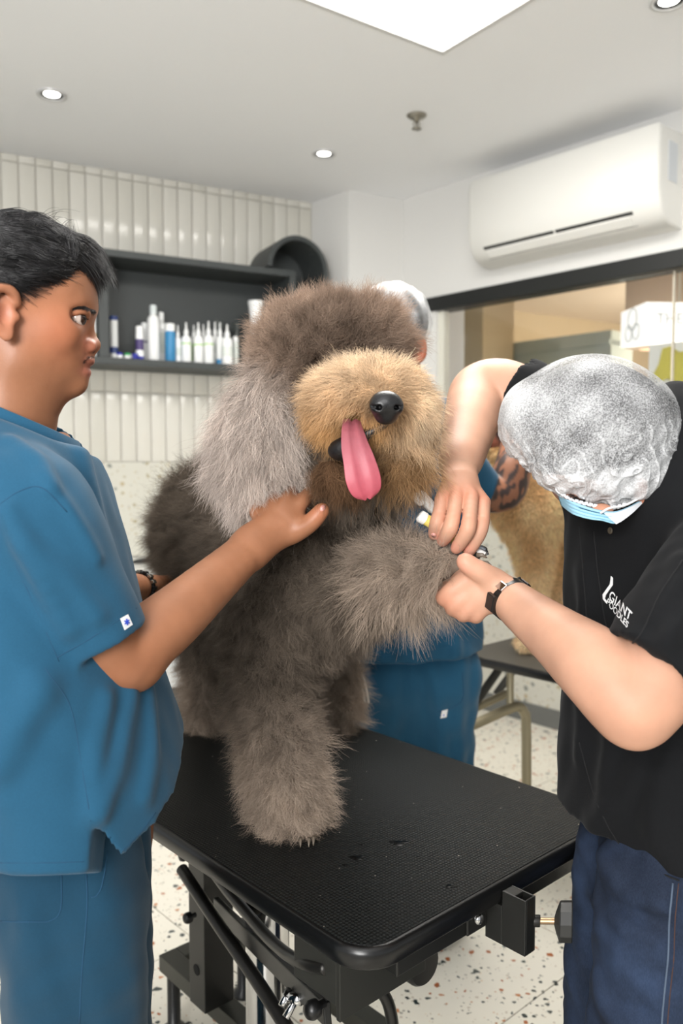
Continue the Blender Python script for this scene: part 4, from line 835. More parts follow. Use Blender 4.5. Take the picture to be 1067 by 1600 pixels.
hv, hq = Hd.mesh(); hv = relax(hv, hq, 1)
# forearms and hands
Ar = SD((-.50, .90, 1.0), (.02, 1.80, 1.42), .0027)
Ar.chain([(P(90, 900, .985), .048), (P(150, 985, 1.0), .046), (P(188, 1022, 1.02), .043), (P(255, 978, 1.06), .041), (P(330, 912, 1.12), .0335), (P(396, 852, 1.178), .0262)], .02)
Ar.cap(P(203, 1042, 1.02), P(212, 1046, 1.025), .026, .024, .03)
Ar.cap(P(396, 852, 1.178), P(438, 818, 1.205), .027, .029, .02, flat=((.3, 1, .1), .72)); Ar.cap(P(425, 832, 1.2), P(470, 822, 1.205), .022, .016, .02)
for (a, b, c, d) in (((402, 802, 1.215), (406, 780, 1.245), (412, 766, 1.275), .0105), ((424, 790, 1.212), (430, 770, 1.245), (436, 755, 1.275), .0108), ((447, 786, 1.21), (454, 768, 1.243), (460, 754, 1.272), .0108), ((466, 792, 1.208), (477, 778, 1.225), (484, 768, 1.25), .0102)):
    Ar.chain([(P(430, 822, 1.205), .016), (P(*a), d), (P(*b), d*.95), (P(*c), d*.8)], .008)
Ar.chain([(P(455, 832, 1.198), .016), (P(478, 822, 1.190), .0125), (P(492, 810, 1.186), .0112), (P(504, 796, 1.186), .0098)], .006)
Ar.chain([(P(120, 935, 1.27), .04), (P(195, 919, 1.40), .0255), (P(262, 917, 1.62), .0225), (P(276, 912, 1.68), .026)], .01)
for k, (x, y, Y) in enumerate(((283, 892, 1.72), (287, 905, 1.735), (287, 918, 1.735), (284, 930, 1.725), (268, 888, 1.69))): Ar.chain([(P(276, 905 + 4*k, 1.685), .011), (P(x, y, Y), .0085), (P(x+8, y, Y+.02), .007)], .004)
av, aq = Ar.mesh(); av = relax(av, aq, 1)
Tr = SD((-.60, .88, .05), (-.15, 1.32, 1.42), .010); Tr.chain([((-.42, 1.09, 1.32), .13), ((-.38, 1.09, 1.1), .13), ((-.36, 1.09, .93), .09)], .05, flat=((1, 0, 0), .6))
for yy, xx in ((1.01, -.328), (1.19, -.37)): Tr.chain([((-.345, yy, .9), .07), ((xx, yy, .5), .055), ((xx, yy, .09), .04)], .04)
tv, tq = Tr.mesh(); bv, bq = joinm([(hv, hq), (av, aq), (tv, tq)])
col = skincol(bv, (148, 100, 72), [(h(140, 540, -.02), .012, (190, 112, 92), .5), (h(98, 530, -.06), .025, (190, 112, 80), .45), (h(15, 515, -.09), .02, (196, 126, 100), .5), (P(190, 1040, 1.0), .03, (150, 92, 62), .4), (P(500, 800, 1.18), .012, (190, 116, 84), .5)])
def paint(col, V, c, r_, rgb, k, ax=(1, 1, 1)): w_ = (k*np.exp(-((((V - np.asarray(c))*np.array(ax))**2).sum(1)/(2*r_*r_))**2))[:, None]; return col*(1-w_) + np.array(lin(rgb))*w_
col = paint(col, bv, h(140, 566), .0082, (150, 84, 74), .75, (.7, .45, 1.5)); col = paint(col, bv, h(137, 581), .0088, (170, 96, 86), .65, (.7, .45, 1.4))
hxx, hyy, hdd = hx(bv), hy(bv), hd(bv); zl_ = np.interp(hxx, (-100, 0, 34, 60, 80, 104), (520, 494, 492, 496, 482, 464)); isk = (bv[:, 2] > 1.45) & (hxx < 104) & (hxx > -120) & (np.abs(hdd) < .2)
st = np.where(isk, np.clip((zl_ - hyy)/22, 0, 1), 0)[:, None]*.8; earm = ((np.abs(hdd) > .078) & (hyy > 474))[:, None]; st = st*(~earm); col = col*(1-st) + np.array(lin((44, 36, 32)))*st
for x, y, r_, k in ((128, 560, .006, .35), (136, 556, .006, .35), (120, 612, .009, .15)): col = paint(col, bv, P(x, y, YM - .02), r_, (70, 46, 36), k)
col = paint(col, bv, h(118, 505, -.048), .0035, (120, 70, 50), .6); col = paint(col, bv, h(148, 548, -.007), .0028, (60, 30, 24), .9); col = paint(col, bv, h(13, 511, -.085), .007, (140, 78, 56), .5)
body1 = np_obj('body', bv, bq, skin1); vcol(body1, col); setp(body1, m1)
# eyes and brows
for sg in (-1, 1):
    e_ = h(EC[0], EC[1], sg*EC[2]); bm = bmesh.new(); bmesh.ops.create_uvsphere(bm, u_segments=40, v_segments=26, radius=ER_); bmesh.ops.translate(bm, vec=Vector(e_), verts=bm.verts[:]); eo = bm_obj('eye', bm, attr_mat('eye_wet', .12, .6) if 'eye_wet' not in bpy.data.materials else bpy.data.materials['eye_wet'], None, True)
    ev = np.array([v.co for v in eo.data.vertices]) - e_; g_ = nrm(FW1*.93 + LT1*.62*sg + np.array([0, 0, -.06])); dt = (ev@g_)/ER_; ec = np.tile(np.array(lin((176, 160, 150))), (len(ev), 1)); ec[dt > .76] = lin((44, 26, 18)); ec[dt > .95] = lin((8, 8, 8)); vcol(eo, ec); setp(eo, m1)
hairm = hair_mat('black_hair', .38, .45)
def brow(sd, pts, y0, y1, n, L, m, parent, name='eyebrow', col=(24, 18, 16), rad=.00022, wid=3.0, dr=np.array([-.9, -.25, -.10])):
    r = np.random.default_rng(5); P0 = []; 
    for i in range(n):
        t = r.random()*(len(pts)-1); k = min(int(t), len(pts)-2); f = t - k; a, b = np.array(pts[k]), np.array(pts[k+1]); q = a + (b-a)*f; w_ = q[2] if len(q) > 2 else wid
        p, nn = sd.hit(q[0] + r.normal(0, .6), q[1] + r.uniform(-1, 1)*w_, y0, y1, -.0003); d = nrm(dr + r.normal(0, .18, 3)); d = d - nn*np.dot(d, nn)*.8; tt = np.linspace(0, 1, 4)[:, None]; P0.append(p + d*L*tt + nn*(.0016*np.sin(tt*2.4)))
    return setp(strands(name, np.array(P0), rad, np.tile(np.array(lin(col)), (n, 1)), m, None), parent)
brow(Hd, [(149.5, 486.5, 2.0), (141, 484, 3.2), (131, 481, 2.6), (118, 480.5, 1.1)], .95, 1.15, 460, .0085, hairm, m1)
brow(Hd, [(147, 558, 1.2), (138, 561, 2.5), (129, 568, 2.5)], .95, 1.15, 90, .004, hairm, m1, 'moustache', rad=.00014)
brow(Hd, [(117, 503, .2), (124, 499.5, .3), (132, 499, .3), (138, 500.5, .3)], .95, 1.15, 70, .005, hairm, m1, 'eyelash', rad=.00025, dr=np.array([.6, -.8, .1]))
# hair: a dark scalp mass with strands combed over it
Hr = SD((-.66, .92, 1.42), (-.24, 1.24, 1.78), .003); _e1 = Hr.ell; Hr.ell = lambda c, r, k=.01, op='add': _e1(c, r, k, op, HA1)
Hr.ell(h(18, 450), (.110, .084, .083), .02).cap(h(55, 402), h(118, 405), .038, .024, .03).cap(h(112, 400), h(150, 408), .020, .013, .02).cap(h(150, 402), h(171, 416), .012, .005, .01)
g = Hr.grid(); yl_ = np.interp(hx(g), (-100, 0, 58, 74, 97, 103, 113, 140, 152, 190), (505, 478, 470, 462, 455, 441, 428, 427, 434, 450)); Hr.f = smax(Hr.f, ((hy(g) - yl_)*SV).astype(np.float32)*.8, .008)
rv, rq = Hr.mesh(); rv = relax(rv, rq, 2); hairc = mat('hair_mass', (17, 16, 17), .45, spec=.4, bump=.6, bscale=160, bdist=.002); setp(np_obj('hair', rv, rq, hairc), m1)
rn = vnormals(rv, rq); r_ = np.random.default_rng(9); n = 26000; ok_ = (rn[:, 2] > -.5) & (hx(rv) < 140); ii = r_.choice(len(rv), n, p=ok_/ok_.sum()); X = rv[ii] + r_.normal(0, .001, (n, 3)); Nn_ = rn[ii]
xf = np.clip((hx(X) + 60)/235, 0, 1); up_ = np.clip((X[:, 2] - 1.53)/.08, 0, 1)
fl = FW1[None]*(.75 + .3*xf)[:, None] + LT1[None]*(np.sign(hd(X))*.25*(1-up_))[:, None] + np.array([0, 0, 1.])[None]*(-.75*(1-up_) - .10 + .25*xf*up_)[:, None]; fl += vnoise(X, 22, 3, 3)*.16 + r_.normal(0, .07, (n, 3)); fl -= Nn_*(fl*Nn_).sum(1, keepdims=True); fl /= np.linalg.norm(fl, axis=1, keepdims=True)
L = (.038 + .022*up_)*r_.uniform(.6, 1.15, n)*np.where(up_ < .1, .5, 1); K = 8; t = np.linspace(0, 1, K)[None, :, None]
pos = X[:, None] + fl[:, None]*L[:, None, None]*t - Nn_[:, None]*L[:, None, None]*(.42*t**2) + Nn_[:, None]*.0035*np.sin(t*3.1)*r_.uniform(.2, 1.6, n)[:, None, None] + np.array([0, 0, -1.])*(.006*t**2)
pos = pos + (Nn_*np.clip(vnoise(X, 55, 8), -.3, 2)[:, None]*.0022)[:, None]*np.sin(t*2.6); pos = pos + (vnoise(X, 26, 12, 3)*.004)[:, None]*t**2
setp(strands('hair_strands', pos, .00028, np.tile(np.array(lin((25, 24, 25))), (n, 1))*np.exp(r_.normal(0, .35, (n, 1)) + .5*vnoise(X, 60, 8)[:, None]), hairm, None, kind='stuff'), m1)
fp_ = []
for i in range(520):      # fringe falling off the forehead, loose hairs on top
    a = np.array(h(r_.uniform(100, 156), r_.uniform(386, 402), r_.uniform(-.05, .05))); e = np.array(h(r_.uniform(160, 179), r_.uniform(420, 452), r_.uniform(-.05, .05))); mid = (a+e)/2 + np.array([.010, 0, .009])*r_.uniform(.3, 1.2); tt = np.linspace(0, 1, K)[:, None]; fp_.append(a*(1-tt)**2 + 2*mid*tt*(1-tt) + e*tt**2)
for i in range(45):
    a = np.array(h(r_.uniform(0, 105), r_.uniform(352, 385), r_.uniform(-.03, .03))); e = a + np.array([r_.uniform(.01, .045), r_.uniform(-.02, .02), r_.uniform(.0, .016)]); mid = (a+e)/2 + np.array([0, 0, .012]); tt = np.linspace(0, 1, K)[:, None]; fp_.append(a*(1-tt)**2 + 2*mid*tt*(1-tt) + e*tt**2)
setp(strands('fringe', np.array(fp_), .0002, np.tile(np.array(lin((24, 22, 22))), (len(fp_), 1)), hairm, None, kind='stuff'), m1)
# scrub top
S1 = SD((-.66, .84, .84), (-.14, 1.36, 1.50), .0042)
S1.chain([((-.437, .985, 1.335), .062), ((-.437, 1.20, 1.335), .062)], .03).cap((-.437, 1.04, 1.365), (-.437, 1.15, 1.365), .045, .045, .03)
S1.chain([((-.432, 1.09, 1.30), .170), ((-.408, 1.09, 1.18), .176), ((-.386, 1.085, 1.09), .178), ((-.362, 1.085, 1.0), .184), ((-.322, 1.08, .85), .188)], .05, flat=((1, 0, 0), .66), ik=.02)
fold = lambda pts, y0, y1, r_, k, dep=.4, op='add': S1.chain([(S1.hit(x, y, y0, y1, -r_*dep)[0], r_) for x, y in pts], k, op)
Sl = SD((-.66, .84, .84), (-.14, 1.36, 1.50), .0042); hc = P(157, 1004, 1.0); sdr = nrm(hc - P(45, 800, .975))
Sl.chain([((-.437, .992, 1.335), .064), (P(42, 800, .975), .077), (P(110, 920, .985), .066), (P(170, 1028, 1.002), .058)], .03); Sl.plane(hc, sdr, .003); Sl.cap(hc - sdr*.03, hc + sdr*.05, .052, .052, .002, 'sub')
g = S1.grid(); hem = np.where(g[..., 0] < P(146, 1330, .91)[0], .905 - (g[..., 1] - .92)*.45, .918 + np.maximum(g[..., 1] - .92, 0)*.38)
xl = P(146, 1330, .91)[0]; za_, zb_ = P(143, 1283, .91)[2], P(165, 1360, .91)[2]; tq_ = np.clip((za_ - g[..., 2])/(za_ - zb_), 0, 1.4); wd_ = np.maximum(np.maximum(g[..., 0] - (xl + tq_*.030), xl - tq_*.002 - g[..., 0]), np.maximum(g[..., 1] - 1.0, g[..., 2] - za_))
S1.f = np.where(np.abs(hd(g)) < .105, smax(S1.f, (((668 + .39*(hx(g) - 29)) - hy(g))*SV).astype(np.float32), .004), S1.f)
S1.f = smax(S1.f, (hem - g[..., 2]).astype(np.float32)*.9, .003); S1.f = smax(S1.f, (-wd_).astype(np.float32), .002)
for pts, r_, k in (([(128, 715), (150, 800), (172, 868)], .008, .02), ([(95, 740), (135, 815), (165, 880)], .007, .02), ([(168, 1090), (150, 1180), (146, 1270)], .006, .02), ([(205, 1085), (190, 1170), (160, 1270)], .007, .02), ([(60, 1080), (30, 1130), (0, 1190)], .008, .03), ([(232, 1075), (238, 1160), (228, 1240)], .007, .02)): fold(pts, .85, 1.2, r_, k)
a_ = S1.f; hh = np.maximum(.010 - np.abs(a_ - Sl.f), 0)/.010; S1.f = np.minimum(a_, Sl.f) - hh*hh*.0025
for pts, r_, k in (([(68, 745), (110, 800), (150, 870)], .005, .012), ([(40, 850), (95, 900), (150, 960)], .006, .02), ([(12, 800), (50, 880), (110, 980)], .006, .02), ([(20, 690), (60, 720), (80, 760)], .005, .015)): fold(pts, .8, 1.2, r_, k, .25)
# stand collar
S1.chain([(h(2, 690), .071), (h(8, 655), .069)], .002, 'sub')
S1.disp(lambda p: .0010*vnoise(p*np.array([1, 1, .6]), 7, 21) + .0006*vnoise(p, 18, 22))
sv, sq_ = S1.mesh(); sv = relax(sv, sq_, 1); shirt = setp(np_obj('scrub_top', sv, sq_, scrub), m1)
A_2 = np.linspace(math.radians(6), math.radians(354), 60); kk = [(.0805, .0720, -.024), (.0800, .0715, -.010), (.0785, .0700, .003), (.0765, .0680, .0045), (.0750, .0665, .003), (.0765, .0680, -.024)]
CVv = np.array([[np.array(h(29, 657)) + FW1*rx*math.cos(a) + LT1*ry*math.sin(a) + np.array([0, 0, -.033*math.cos(a) + dz]) for a in A_2] for rx, ry, dz in kk]); n_ = 60
cqq = np.array([[r*n_ + i_, r*n_ + i_ + 1, ((r+1) % 6)*n_ + i_ + 1, ((r+1) % 6)*n_ + i_] for r in range(6) for i_ in range(n_-1)]); col_o = setp(np_obj('collar', CVv.reshape(-1, 3), cqq, scrub), shirt)
for pts in ([(70, 1045), (108, 1100), (125, 1180), (142, 1283)], [(0, 788), (30, 768), (66, 762), (105, 800)], [(88, 1028), (150, 992), (213, 950)], [(0, 1348), (70, 1348), (146, 1346)], [(153, 1290), (172, 1322), (186, 1338)], [(24, 880), (60, 960), (92, 1034)], [(190, 1330), (215, 1305), (243, 1270)]): seam('seam', S1, pts, .8, 1.3, seam_m, shirt, .0007, -.0002)
def decal(sd, poly, y0, y1, off, th=.0008):
    bm = bmesh.new(); top = []; bot = []
    for x, y in poly: p, n_ = sd.hit(x, y, y0, y1, off); top.append(bm.verts.new(p + n_*th)); bot.append(bm.verts.new(p))
    bm.faces.new(top); bm.faces.new(bot[::-1]); k = len(poly)
    for i in range(k): bm.faces.new((bot[i], bot[(i+1) % k], top[(i+1) % k], top[i]))
    return bm
tag = setp(bm_obj('sleeve_tag', decal(S1, [(187, 966.5), (199, 960), (206, 976), (194, 984.5)], .85, 1.15, .0006), mat('tag_white', (232, 232, 232), .7)), shirt)
bm = bmesh.new(); blue_ink = mat('tag_blue', (44, 72, 190), .7)
for a in (0, 60, 120):
    ca, sa = math.cos(math.radians(a+20))*4.4, math.sin(math.radians(a+20))*5.0; nx, ny = -sa*.2, ca*.2; cx, cy = 196.8, 972
    b2 = decal(S1, [(cx-ca-nx, cy-sa-ny), (cx+ca-nx, cy+sa-ny), (cx+ca+nx, cy+sa+ny), (cx-ca+nx, cy-sa+ny)], .85, 1.15, .0016, .0004); me = bpy.data.meshes.new('t'); b2.to_mesh(me); b2.free(); bm.from_mesh(me); bpy.data.meshes.remove(me)
setp(bm_obj('tag_star', bm, blue_ink), shirt)
# trousers, shoes
T1 = SD((-.56, .86, .03), (-.16, 1.32, 1.0), .0062)
T1.cap((-.362, 1.03, .90), (-.362, 1.14, .90), .085, .085, .05)
T1.chain([((-.358, 1.02, .92), .086), (P(120, 1430, 1.01), .093), (P(128, 1600, 1.01), .089), ((-.325, 1.01, .38), .082), ((-.33, 1.01, .05), .078)], .03).chain([((-.362, 1.15, .92), .085), ((-.372, 1.19, .6), .083), ((-.372, 1.19, .05), .076)], .03)
T1.disp(lambda p: .003*vnoise(p*np.array([1, 1, .35]), 8, 31) + .0015*vnoise(p, 16, 32))
v_, q_ = T1.mesh(); v_ = relax(v_, q_, 1); tr1 = setp(np_obj('trousers', v_, q_, scrub_d), m1)
for pts in ([(135, 1366), (136, 1420), (128, 1520), (124, 1600)], [(0, 1440), (50, 1440), (80, 1438), (95, 1420), (96, 1366)], [(168, 1330), (160, 1380), (152, 1398), (142, 1402)]): seam('seam', T1, pts, .8, 1.2, seam_m, tr1, .0009, 0)
shoe_m = mat('shoe_black', (24, 24, 26), .5)
def shoes(root, feet, fwd):
    for c in feet:
        f = np.append(nrm(fwd), 0); s = SD(np.array([c[0], c[1], 0]) - .22, np.array([c[0], c[1], .1]) + .22, .008); s.cap((c[0]-f[0]*.06, c[1]-f[1]*.06, .05), (c[0]+f[0]*.12, c[1]+f[1]*.12, .035), .045, .042, .02).cap((c[0]-f[0]*.05, c[1]-f[1]*.05, .05), (c[0]-f[0]*.03, c[1]-f[1]*.03, .11), .042, .04, .02); s.f = smax(s.f, .002 - s.grid()[..., 2], .004); v, q = s.mesh(); setp(np_obj('shoe', v, q, shoe_m), root)
shoes(m1, [(-.32, 1.01), (-.362, 1.19)], (1, .1))
# metal-link bracelet on the far wrist
fa, fb = np.array(P(195, 919, 1.40)), np.array(P(262, 917, 1.62)); wc = fa + (fb-fa)*.30; ax = nrm(fb - fa); bx = nrm(np.cross(ax, (0, 0, 1))); bz = np.cross(bx, ax)

link_m = mat('bracelet_metal', (150, 146, 136), .25, .9); link_d = mat('bracelet_dark', (34, 34, 32), .35, .5)
bm = bmesh.new(); rr_ = .0262
tube(bm, [wc + (bx*math.cos(a) + bz*math.sin(a))*rr_ for a in np.linspace(0, 2*math.pi, 33)], .005, 8, False); bl = setp(bm_obj('bracelet', bm, link_d, None, True), m1)
for k in range(16):
    a = 2*math.pi*k/16; c = wc + (bx*math.cos(a) + bz*math.sin(a))*(rr_ + .003); t_ = -bx*math.sin(a) + bz*math.cos(a); n_ = bx*math.cos(a) + bz*math.sin(a); bm = bmesh.new(); box(bm, (-.0036, -.0075, -.003), (.0036, .0075, .003), .0012, 2); M = Matrix((t_, ax, n_)).transposed().to_4x4(); M.translation = Vector(c); bmesh.ops.transform(bm, matrix=M, verts=bm.verts[:]); setp(bm_obj('bracelet_link', bm, link_m if k % 3 else link_d), bl)
DOG_AVOID += [(P(350, 890, 1.13), P(396, 852, 1.165), .036), (P(396, 852, 1.168), P(436, 822, 1.185), .032), (P(412, 822, 1.185), P(468, 818, 1.19), .026), (P(470, 822, 1.185), P(506, 794, 1.175), .0145)]
# ---------------------------------------------------------------- groomer in the black polo with the hair net (right)
m2 = person('person', (.45, 1.18, 0), 'groomer in black polo, white hair net and mask bending to clip the dog\'s raised paw')
HC = np.array(P(930, 668, 1.20)); tl = math.radians(17); HX = np.array([math.cos(tl), 0, -math.sin(tl)]); HZ_ = np.array([math.sin(tl), 0, math.cos(tl)]); HA = np.array([HX, [0, 1, 0], HZ_])
B2 = SD((.13, .86, .98), (.72, 1.68, 1.62), .0028)
B2.ell(HC + (.004, .008, .002), (.108, .104, .092), .02, axes=HA)
B2.cap(HC + (-.004, .0, -.035), HC + (-.012, -.002, -.068), .072, .055, .03)
B2.ell(P(905, 776, 1.135), (.022, .012, .008), .01).ell(P(940, 800, 1.12), (.016, .014, .012), .01)
B2.ell(P(1003, 768, 1.130), (.012, .008, .019), .004)
B2.chain([(HC + (.05, .03, -.03), .058), ((.455, 1.27, 1.375), .060), ((.485, 1.25, 1.30), .07)], .03)
# his left arm (nearest), wrist to fist
EL = np.array(P(990, 1102, .955)); WR = np.array(P(797, 937, 1.15))
LA = [(np.array((.50, 1.05, 1.245)), .05), (EL + (.045, .022, .045), .050), (EL, .0415), (np.array(P(935, 1046, .99)), .0445), (np.array(P(875, 998, 1.06)), .0365), (WR, .0262)]
B2.chain(LA, .02, ik=.012); B2.cap(EL + (.004, 0, -.012), EL + (.0, -.004, -.016), .032, .032, .02)
B2.chain([(WR, .026), (P(770, 922, 1.168), .029), (P(735, 917, 1.185), .031)], .012, flat=((.25, .9, .35), .82)); B2.cap(P(745, 935, 1.178), P(718, 930, 1.182), .024, .020, .015)
B2.chain([(P(772, 908, 1.160), .017), (P(752, 895, 1.152), .0145), (P(737, 886, 1.150), .0125), (P(726, 877, 1.150), .0115)], .008)
for pts in ([(730, 908, 1.168, .017), (705, 925, 1.166, .0125), (695, 934, 1.178, .0118), (694, 925, 1.198, .0105), (702, 912, 1.210, .009)], [(738, 925, 1.166, .017), (714, 942, 1.163, .0122), (709, 950, 1.178, .0115), (706, 940, 1.200, .0105), (712, 925, 1.212, .009)], [(748, 935, 1.164, .016), (728, 953, 1.162, .0115), (724, 959, 1.176, .011), (722, 948, 1.198, .010), (726, 934, 1.210, .0085)], [(760, 940, 1.164, .014), (746, 957, 1.163, .0105), (743, 962, 1.176, .010), (741, 952, 1.194, .009), (744, 940, 1.205, .008)]):
    B2.chain([(P(x, y, Y), r_) for x, y, Y, r_ in pts], .005)
# his right arm: out, over and down to the clipper
RE = np.array(P(748, 612, 1.47)); RW_ = np.array(P(717, 728, 1.275)); RS = np.array((.40, 1.39, 1.415))
B2.chain([(RS, .052), (P(800, 612, 1.45), .047), (RE, .043), (P(738, 652, 1.40), .0425), (P(725, 700, 1.32), .033), (RW_, .0265)], .02, ik=.014)
B2.chain([(RW_, .0262), (P(719, 745, 1.255), .024)], .01, flat=((0, 1, -.35), .8))
hc_ = np.array(P(716, 790, 1.23)); H2 = SD(hc_ - (.062, .065, .105), hc_ + (.062, .07, .09), .0016)
H2.chain([(np.array(P(725, 700, 1.32)), .033), (RW_, .0265)], .01)
KN = [(691, 780, 1.232), (713, 777, 1.222), (736, 777, 1.222), (755, 785, 1.232)]
H2.chain([(RW_, .027), (P(719, 752, 1.248), .028)], .01, flat=((0, 1, -.35), .8))
for kx, ky, kY in KN: H2.chain([(P(718, 742, 1.255), .015), (P(kx, ky, kY), .0112)], .007)
FG = [[(691, 780, 1.232, .0102), (685, 808, 1.205, .0090), (682, 820, 1.203, .0092), (678, 836, 1.214, .0078)], [(713, 777, 1.222, .0104), (707, 812, 1.190, .0093), (701, 830, 1.190, .0094), (691, 846, 1.206, .0082)], [(736, 777, 1.222, .0106), (733, 815, 1.186, .0096), (728, 834, 1.186, .0097), (713, 857, 1.200, .0086)], [(755, 785, 1.232, .0102), (754, 815, 1.200, .0088), (748, 836, 1.196, .0089), (732, 863, 1.204, .0080)]]
for f in FG: H2.chain([(P(x, y, Y), r_) for x, y, Y, r_ in f], .0025)
for f in FG: x, y, Y, r_ = f[1]; H2.ell(P(x, y, Y - .002), (r_*1.06,)*3, .003)
H2.chain([(P(705, 760, 1.262), .016), (P(690, 790, 1.262), .0125), (P(688, 812, 1.255), .011), (P(697, 830, 1.245), .0098)], .006)
h2v, h2q = H2.mesh(); h2v = relax(h2v, h2q, 1)
b2v, b2q = B2.mesh(); b2v = relax(b2v, b2q, 1)
T2 = SD((.28, .95, .04), (.70, 1.45, 1.38), .010); T2.chain([((.49, 1.23, 1.26), .12), ((.49, 1.22, 1.1), .12), ((.478, 1.16, .9), .10)], .04, flat=((-.85, -.5, 0), .62))
for a, b in (((.456, 1.10, .8), (.43, 1.08, .09)), ((.46, 1.24, .8), (.445, 1.25, .09))): T2.chain([(a, .07), (b, .045)], .04)
t2v, t2q = T2.mesh(); v2, q2 = joinm([(b2v, b2q), (h2v, h2q), (t2v, t2q)])
rd = (206, 128, 100); c2 = skincol(v2, (190, 146, 122), [(P(x, y, Y), .012, rd, .55) for x, y, Y in KN] + [(P(f[1][0], f[1][1], f[1][2]), .009, rd, .45) for f in FG] + [(P(f[3][0], f[3][1]-3, f[3][2]), .009, (214, 128, 112), .6) for f in FG] + [(P(700, 935, 1.17), .014, rd, .5), (P(720, 950, 1.17), .014, rd, .4), (P(740, 958, 1.17), .012, rd, .4), (P(727, 880, 1.145), .01, (220, 140, 120), .5), (EL, .035, (204, 140, 108), .4), (P(1003, 768, 1.13), .03, (190, 116, 88), .7), (P(905, 778, 1.13), .03, (186, 120, 92), .7), (P(1055, 700, 1.25), .04, (190, 124, 94), .7)])
body2 = np_obj('body', v2, q2, skin2); vcol(body2, c2); setp(body2, m2)
nailm = mat('nail', (222, 158, 148), .3)
def nail(sd, x, y, y0, y1, a, rx, ry, parent):
    poly = [(x + rx*math.cos(t)*math.cos(a) - ry*math.sin(t)*math.sin(a), y + rx*math.cos(t)*math.sin(a) + ry*math.sin(t)*math.cos(a)) for t in np.linspace(0, 2*math.pi, 10, endpoint=False)]
    setp(bm_obj('nail', decal(sd, poly, y0, y1, .0002, .0005), nailm, None, True), parent)
nail(H2, 677.5, 836, 1.1, 1.3, .4, 4.2, 3.4, body2); nail(H2, 730, 868, 1.1, 1.3, .3, 3.5, 3, body2)
nail(Ar, 504, 794, 1.1, 1.3, -.9, 5.5, 4, body1)
# dark hair under a pleated see-through bouffant cap
hr2 = SD(HC - .15, HC + .15, .004); hr2.ell(HC + (.002, .004, -.002), (.113, .106, .097), .01, axes=HA); v_, q_ = hr2.mesh(); setp(np_obj('hair', v_, q_, mat('hair_dark', (48, 46, 48), .6, var=.35, vscale=40)), m2)
Nt = SD(HC - .150, HC + .150, .0019); Nt.ell(HC, (.120, .115, .105), .02, axes=HA)
Nt.ell(P(985, 750, 1.16), (.05, .05, .035), .05).ell(P(900, 735, 1.14), (.05, .04, .03), .05).ell(P(815, 655, 1.2), (.03, .05, .045), .04)
gth = np.array(P(950, 800, 1.12)); pole = nrm(HC + np.array([-.02, -.03, .14]) - HC)
def veins(p):
    d = p - HC; d = d/np.linalg.norm(d, axis=1, keepdims=True); ex = nrm(np.cross(pole, (0, 1, 0))); ey = np.cross(pole, ex); az = np.arctan2(d@ey, d@ex); el = d@pole
    low = np.clip((.45 - el)/.75, 0, 1); w_ = az*15 + 1.5*vnoise(p, 9, 41) + 1.2*vnoise(p, 24, 43); v1 = np.clip(1 - np.abs(np.sin(w_))*2.6, 0, 1); v2 = np.clip(1 - np.abs(vnoise(p, 26, 46))*8, 0, 1)*np.clip(low*2 - .7, 0, 1)
    return low, np.maximum(v1, v2*.8)
def crinkle(p): low, v = veins(p); return -low*.0022*v + low*.0014*vnoise(p, 34, 44) + .0008*vnoise(p, 12, 45)
Nt.disp(crinkle); Nt.f = smax(Nt.f, ((P(0, 792, 1.15)[2] - Nt.grid()[..., 2]) + .25*(Nt.grid()[..., 0] - HC[0])).astype(np.float32)*.9, .004)
nv, nq = Nt.mesh(); low_, ve_ = veins(nv)
cov = np.clip(.40 + .09*vnoise(nv, 16, 47) + low_*ve_*.38 + .30*np.clip((low_-.9)/.1, 0, 1) + .30*np.clip((-(nv[:, 0]-HC[0])-.102)/.02, 0, 1), .25, .95)
t = NT('nonwoven_net'); t.b.inputs['Base Color'].default_value = (.62, .625, .63, 1); t.b.inputs['Roughness'].default_value = .8; v = t.coord('Object'); at = t.n('ShaderNodeAttribute', attribute_name='Col'); sp_2 = t.n('ShaderNodeSeparateColor'); t.l(at.outputs['Color'], sp_2.inputs[0])
fib = t.ramp(t.noise(v, 430, 3, .75), [(.38, 0.0), (.62, 1.0)]); cvr = t.math('ADD', sp_2.outputs[0], t.math('MULTIPLY', t.math('SUBTRACT', fib, .5), .42)); cl2 = t.n('ShaderNodeClamp'); t.l(cvr, cl2.inputs[0]); t.l(cl2.outputs[0], t.b.inputs['Alpha'])
net = np_obj('hair_net', nv, nq, t.m); vcol(net, np.repeat(cov[:, None], 3, 1)); setp(net, m2)
bm = bmesh.new()
el_pts = [(868, 765), (884, 776), (902, 784), (922, 789), (942, 793), (962, 793), (982, 786), (1000, 776), (1020, 766), (1040, 752)]
q_ = [np.array(P(x, y, 1.115 + abs(x-930)*.0003)) for x, y in el_pts]; b_ = bez(q_, 8); tube(bm, [p + np.array([0, 0, .0016*math.sin(i*2.1)]) for i, p in enumerate(b_)], [.0024 + .0012*math.sin(i*2.1+1) for i in range(len(b_))], 7); setp(bm_obj('elastic_edge', bm, mat('net_edge', (226, 226, 228), .8), None, True), net)
brow(B2, [(893, 772, 2.0), (905, 779, 2.4), (922, 785, 1.5)], 1.0, 1.3, 120, .008, hairm, m2)
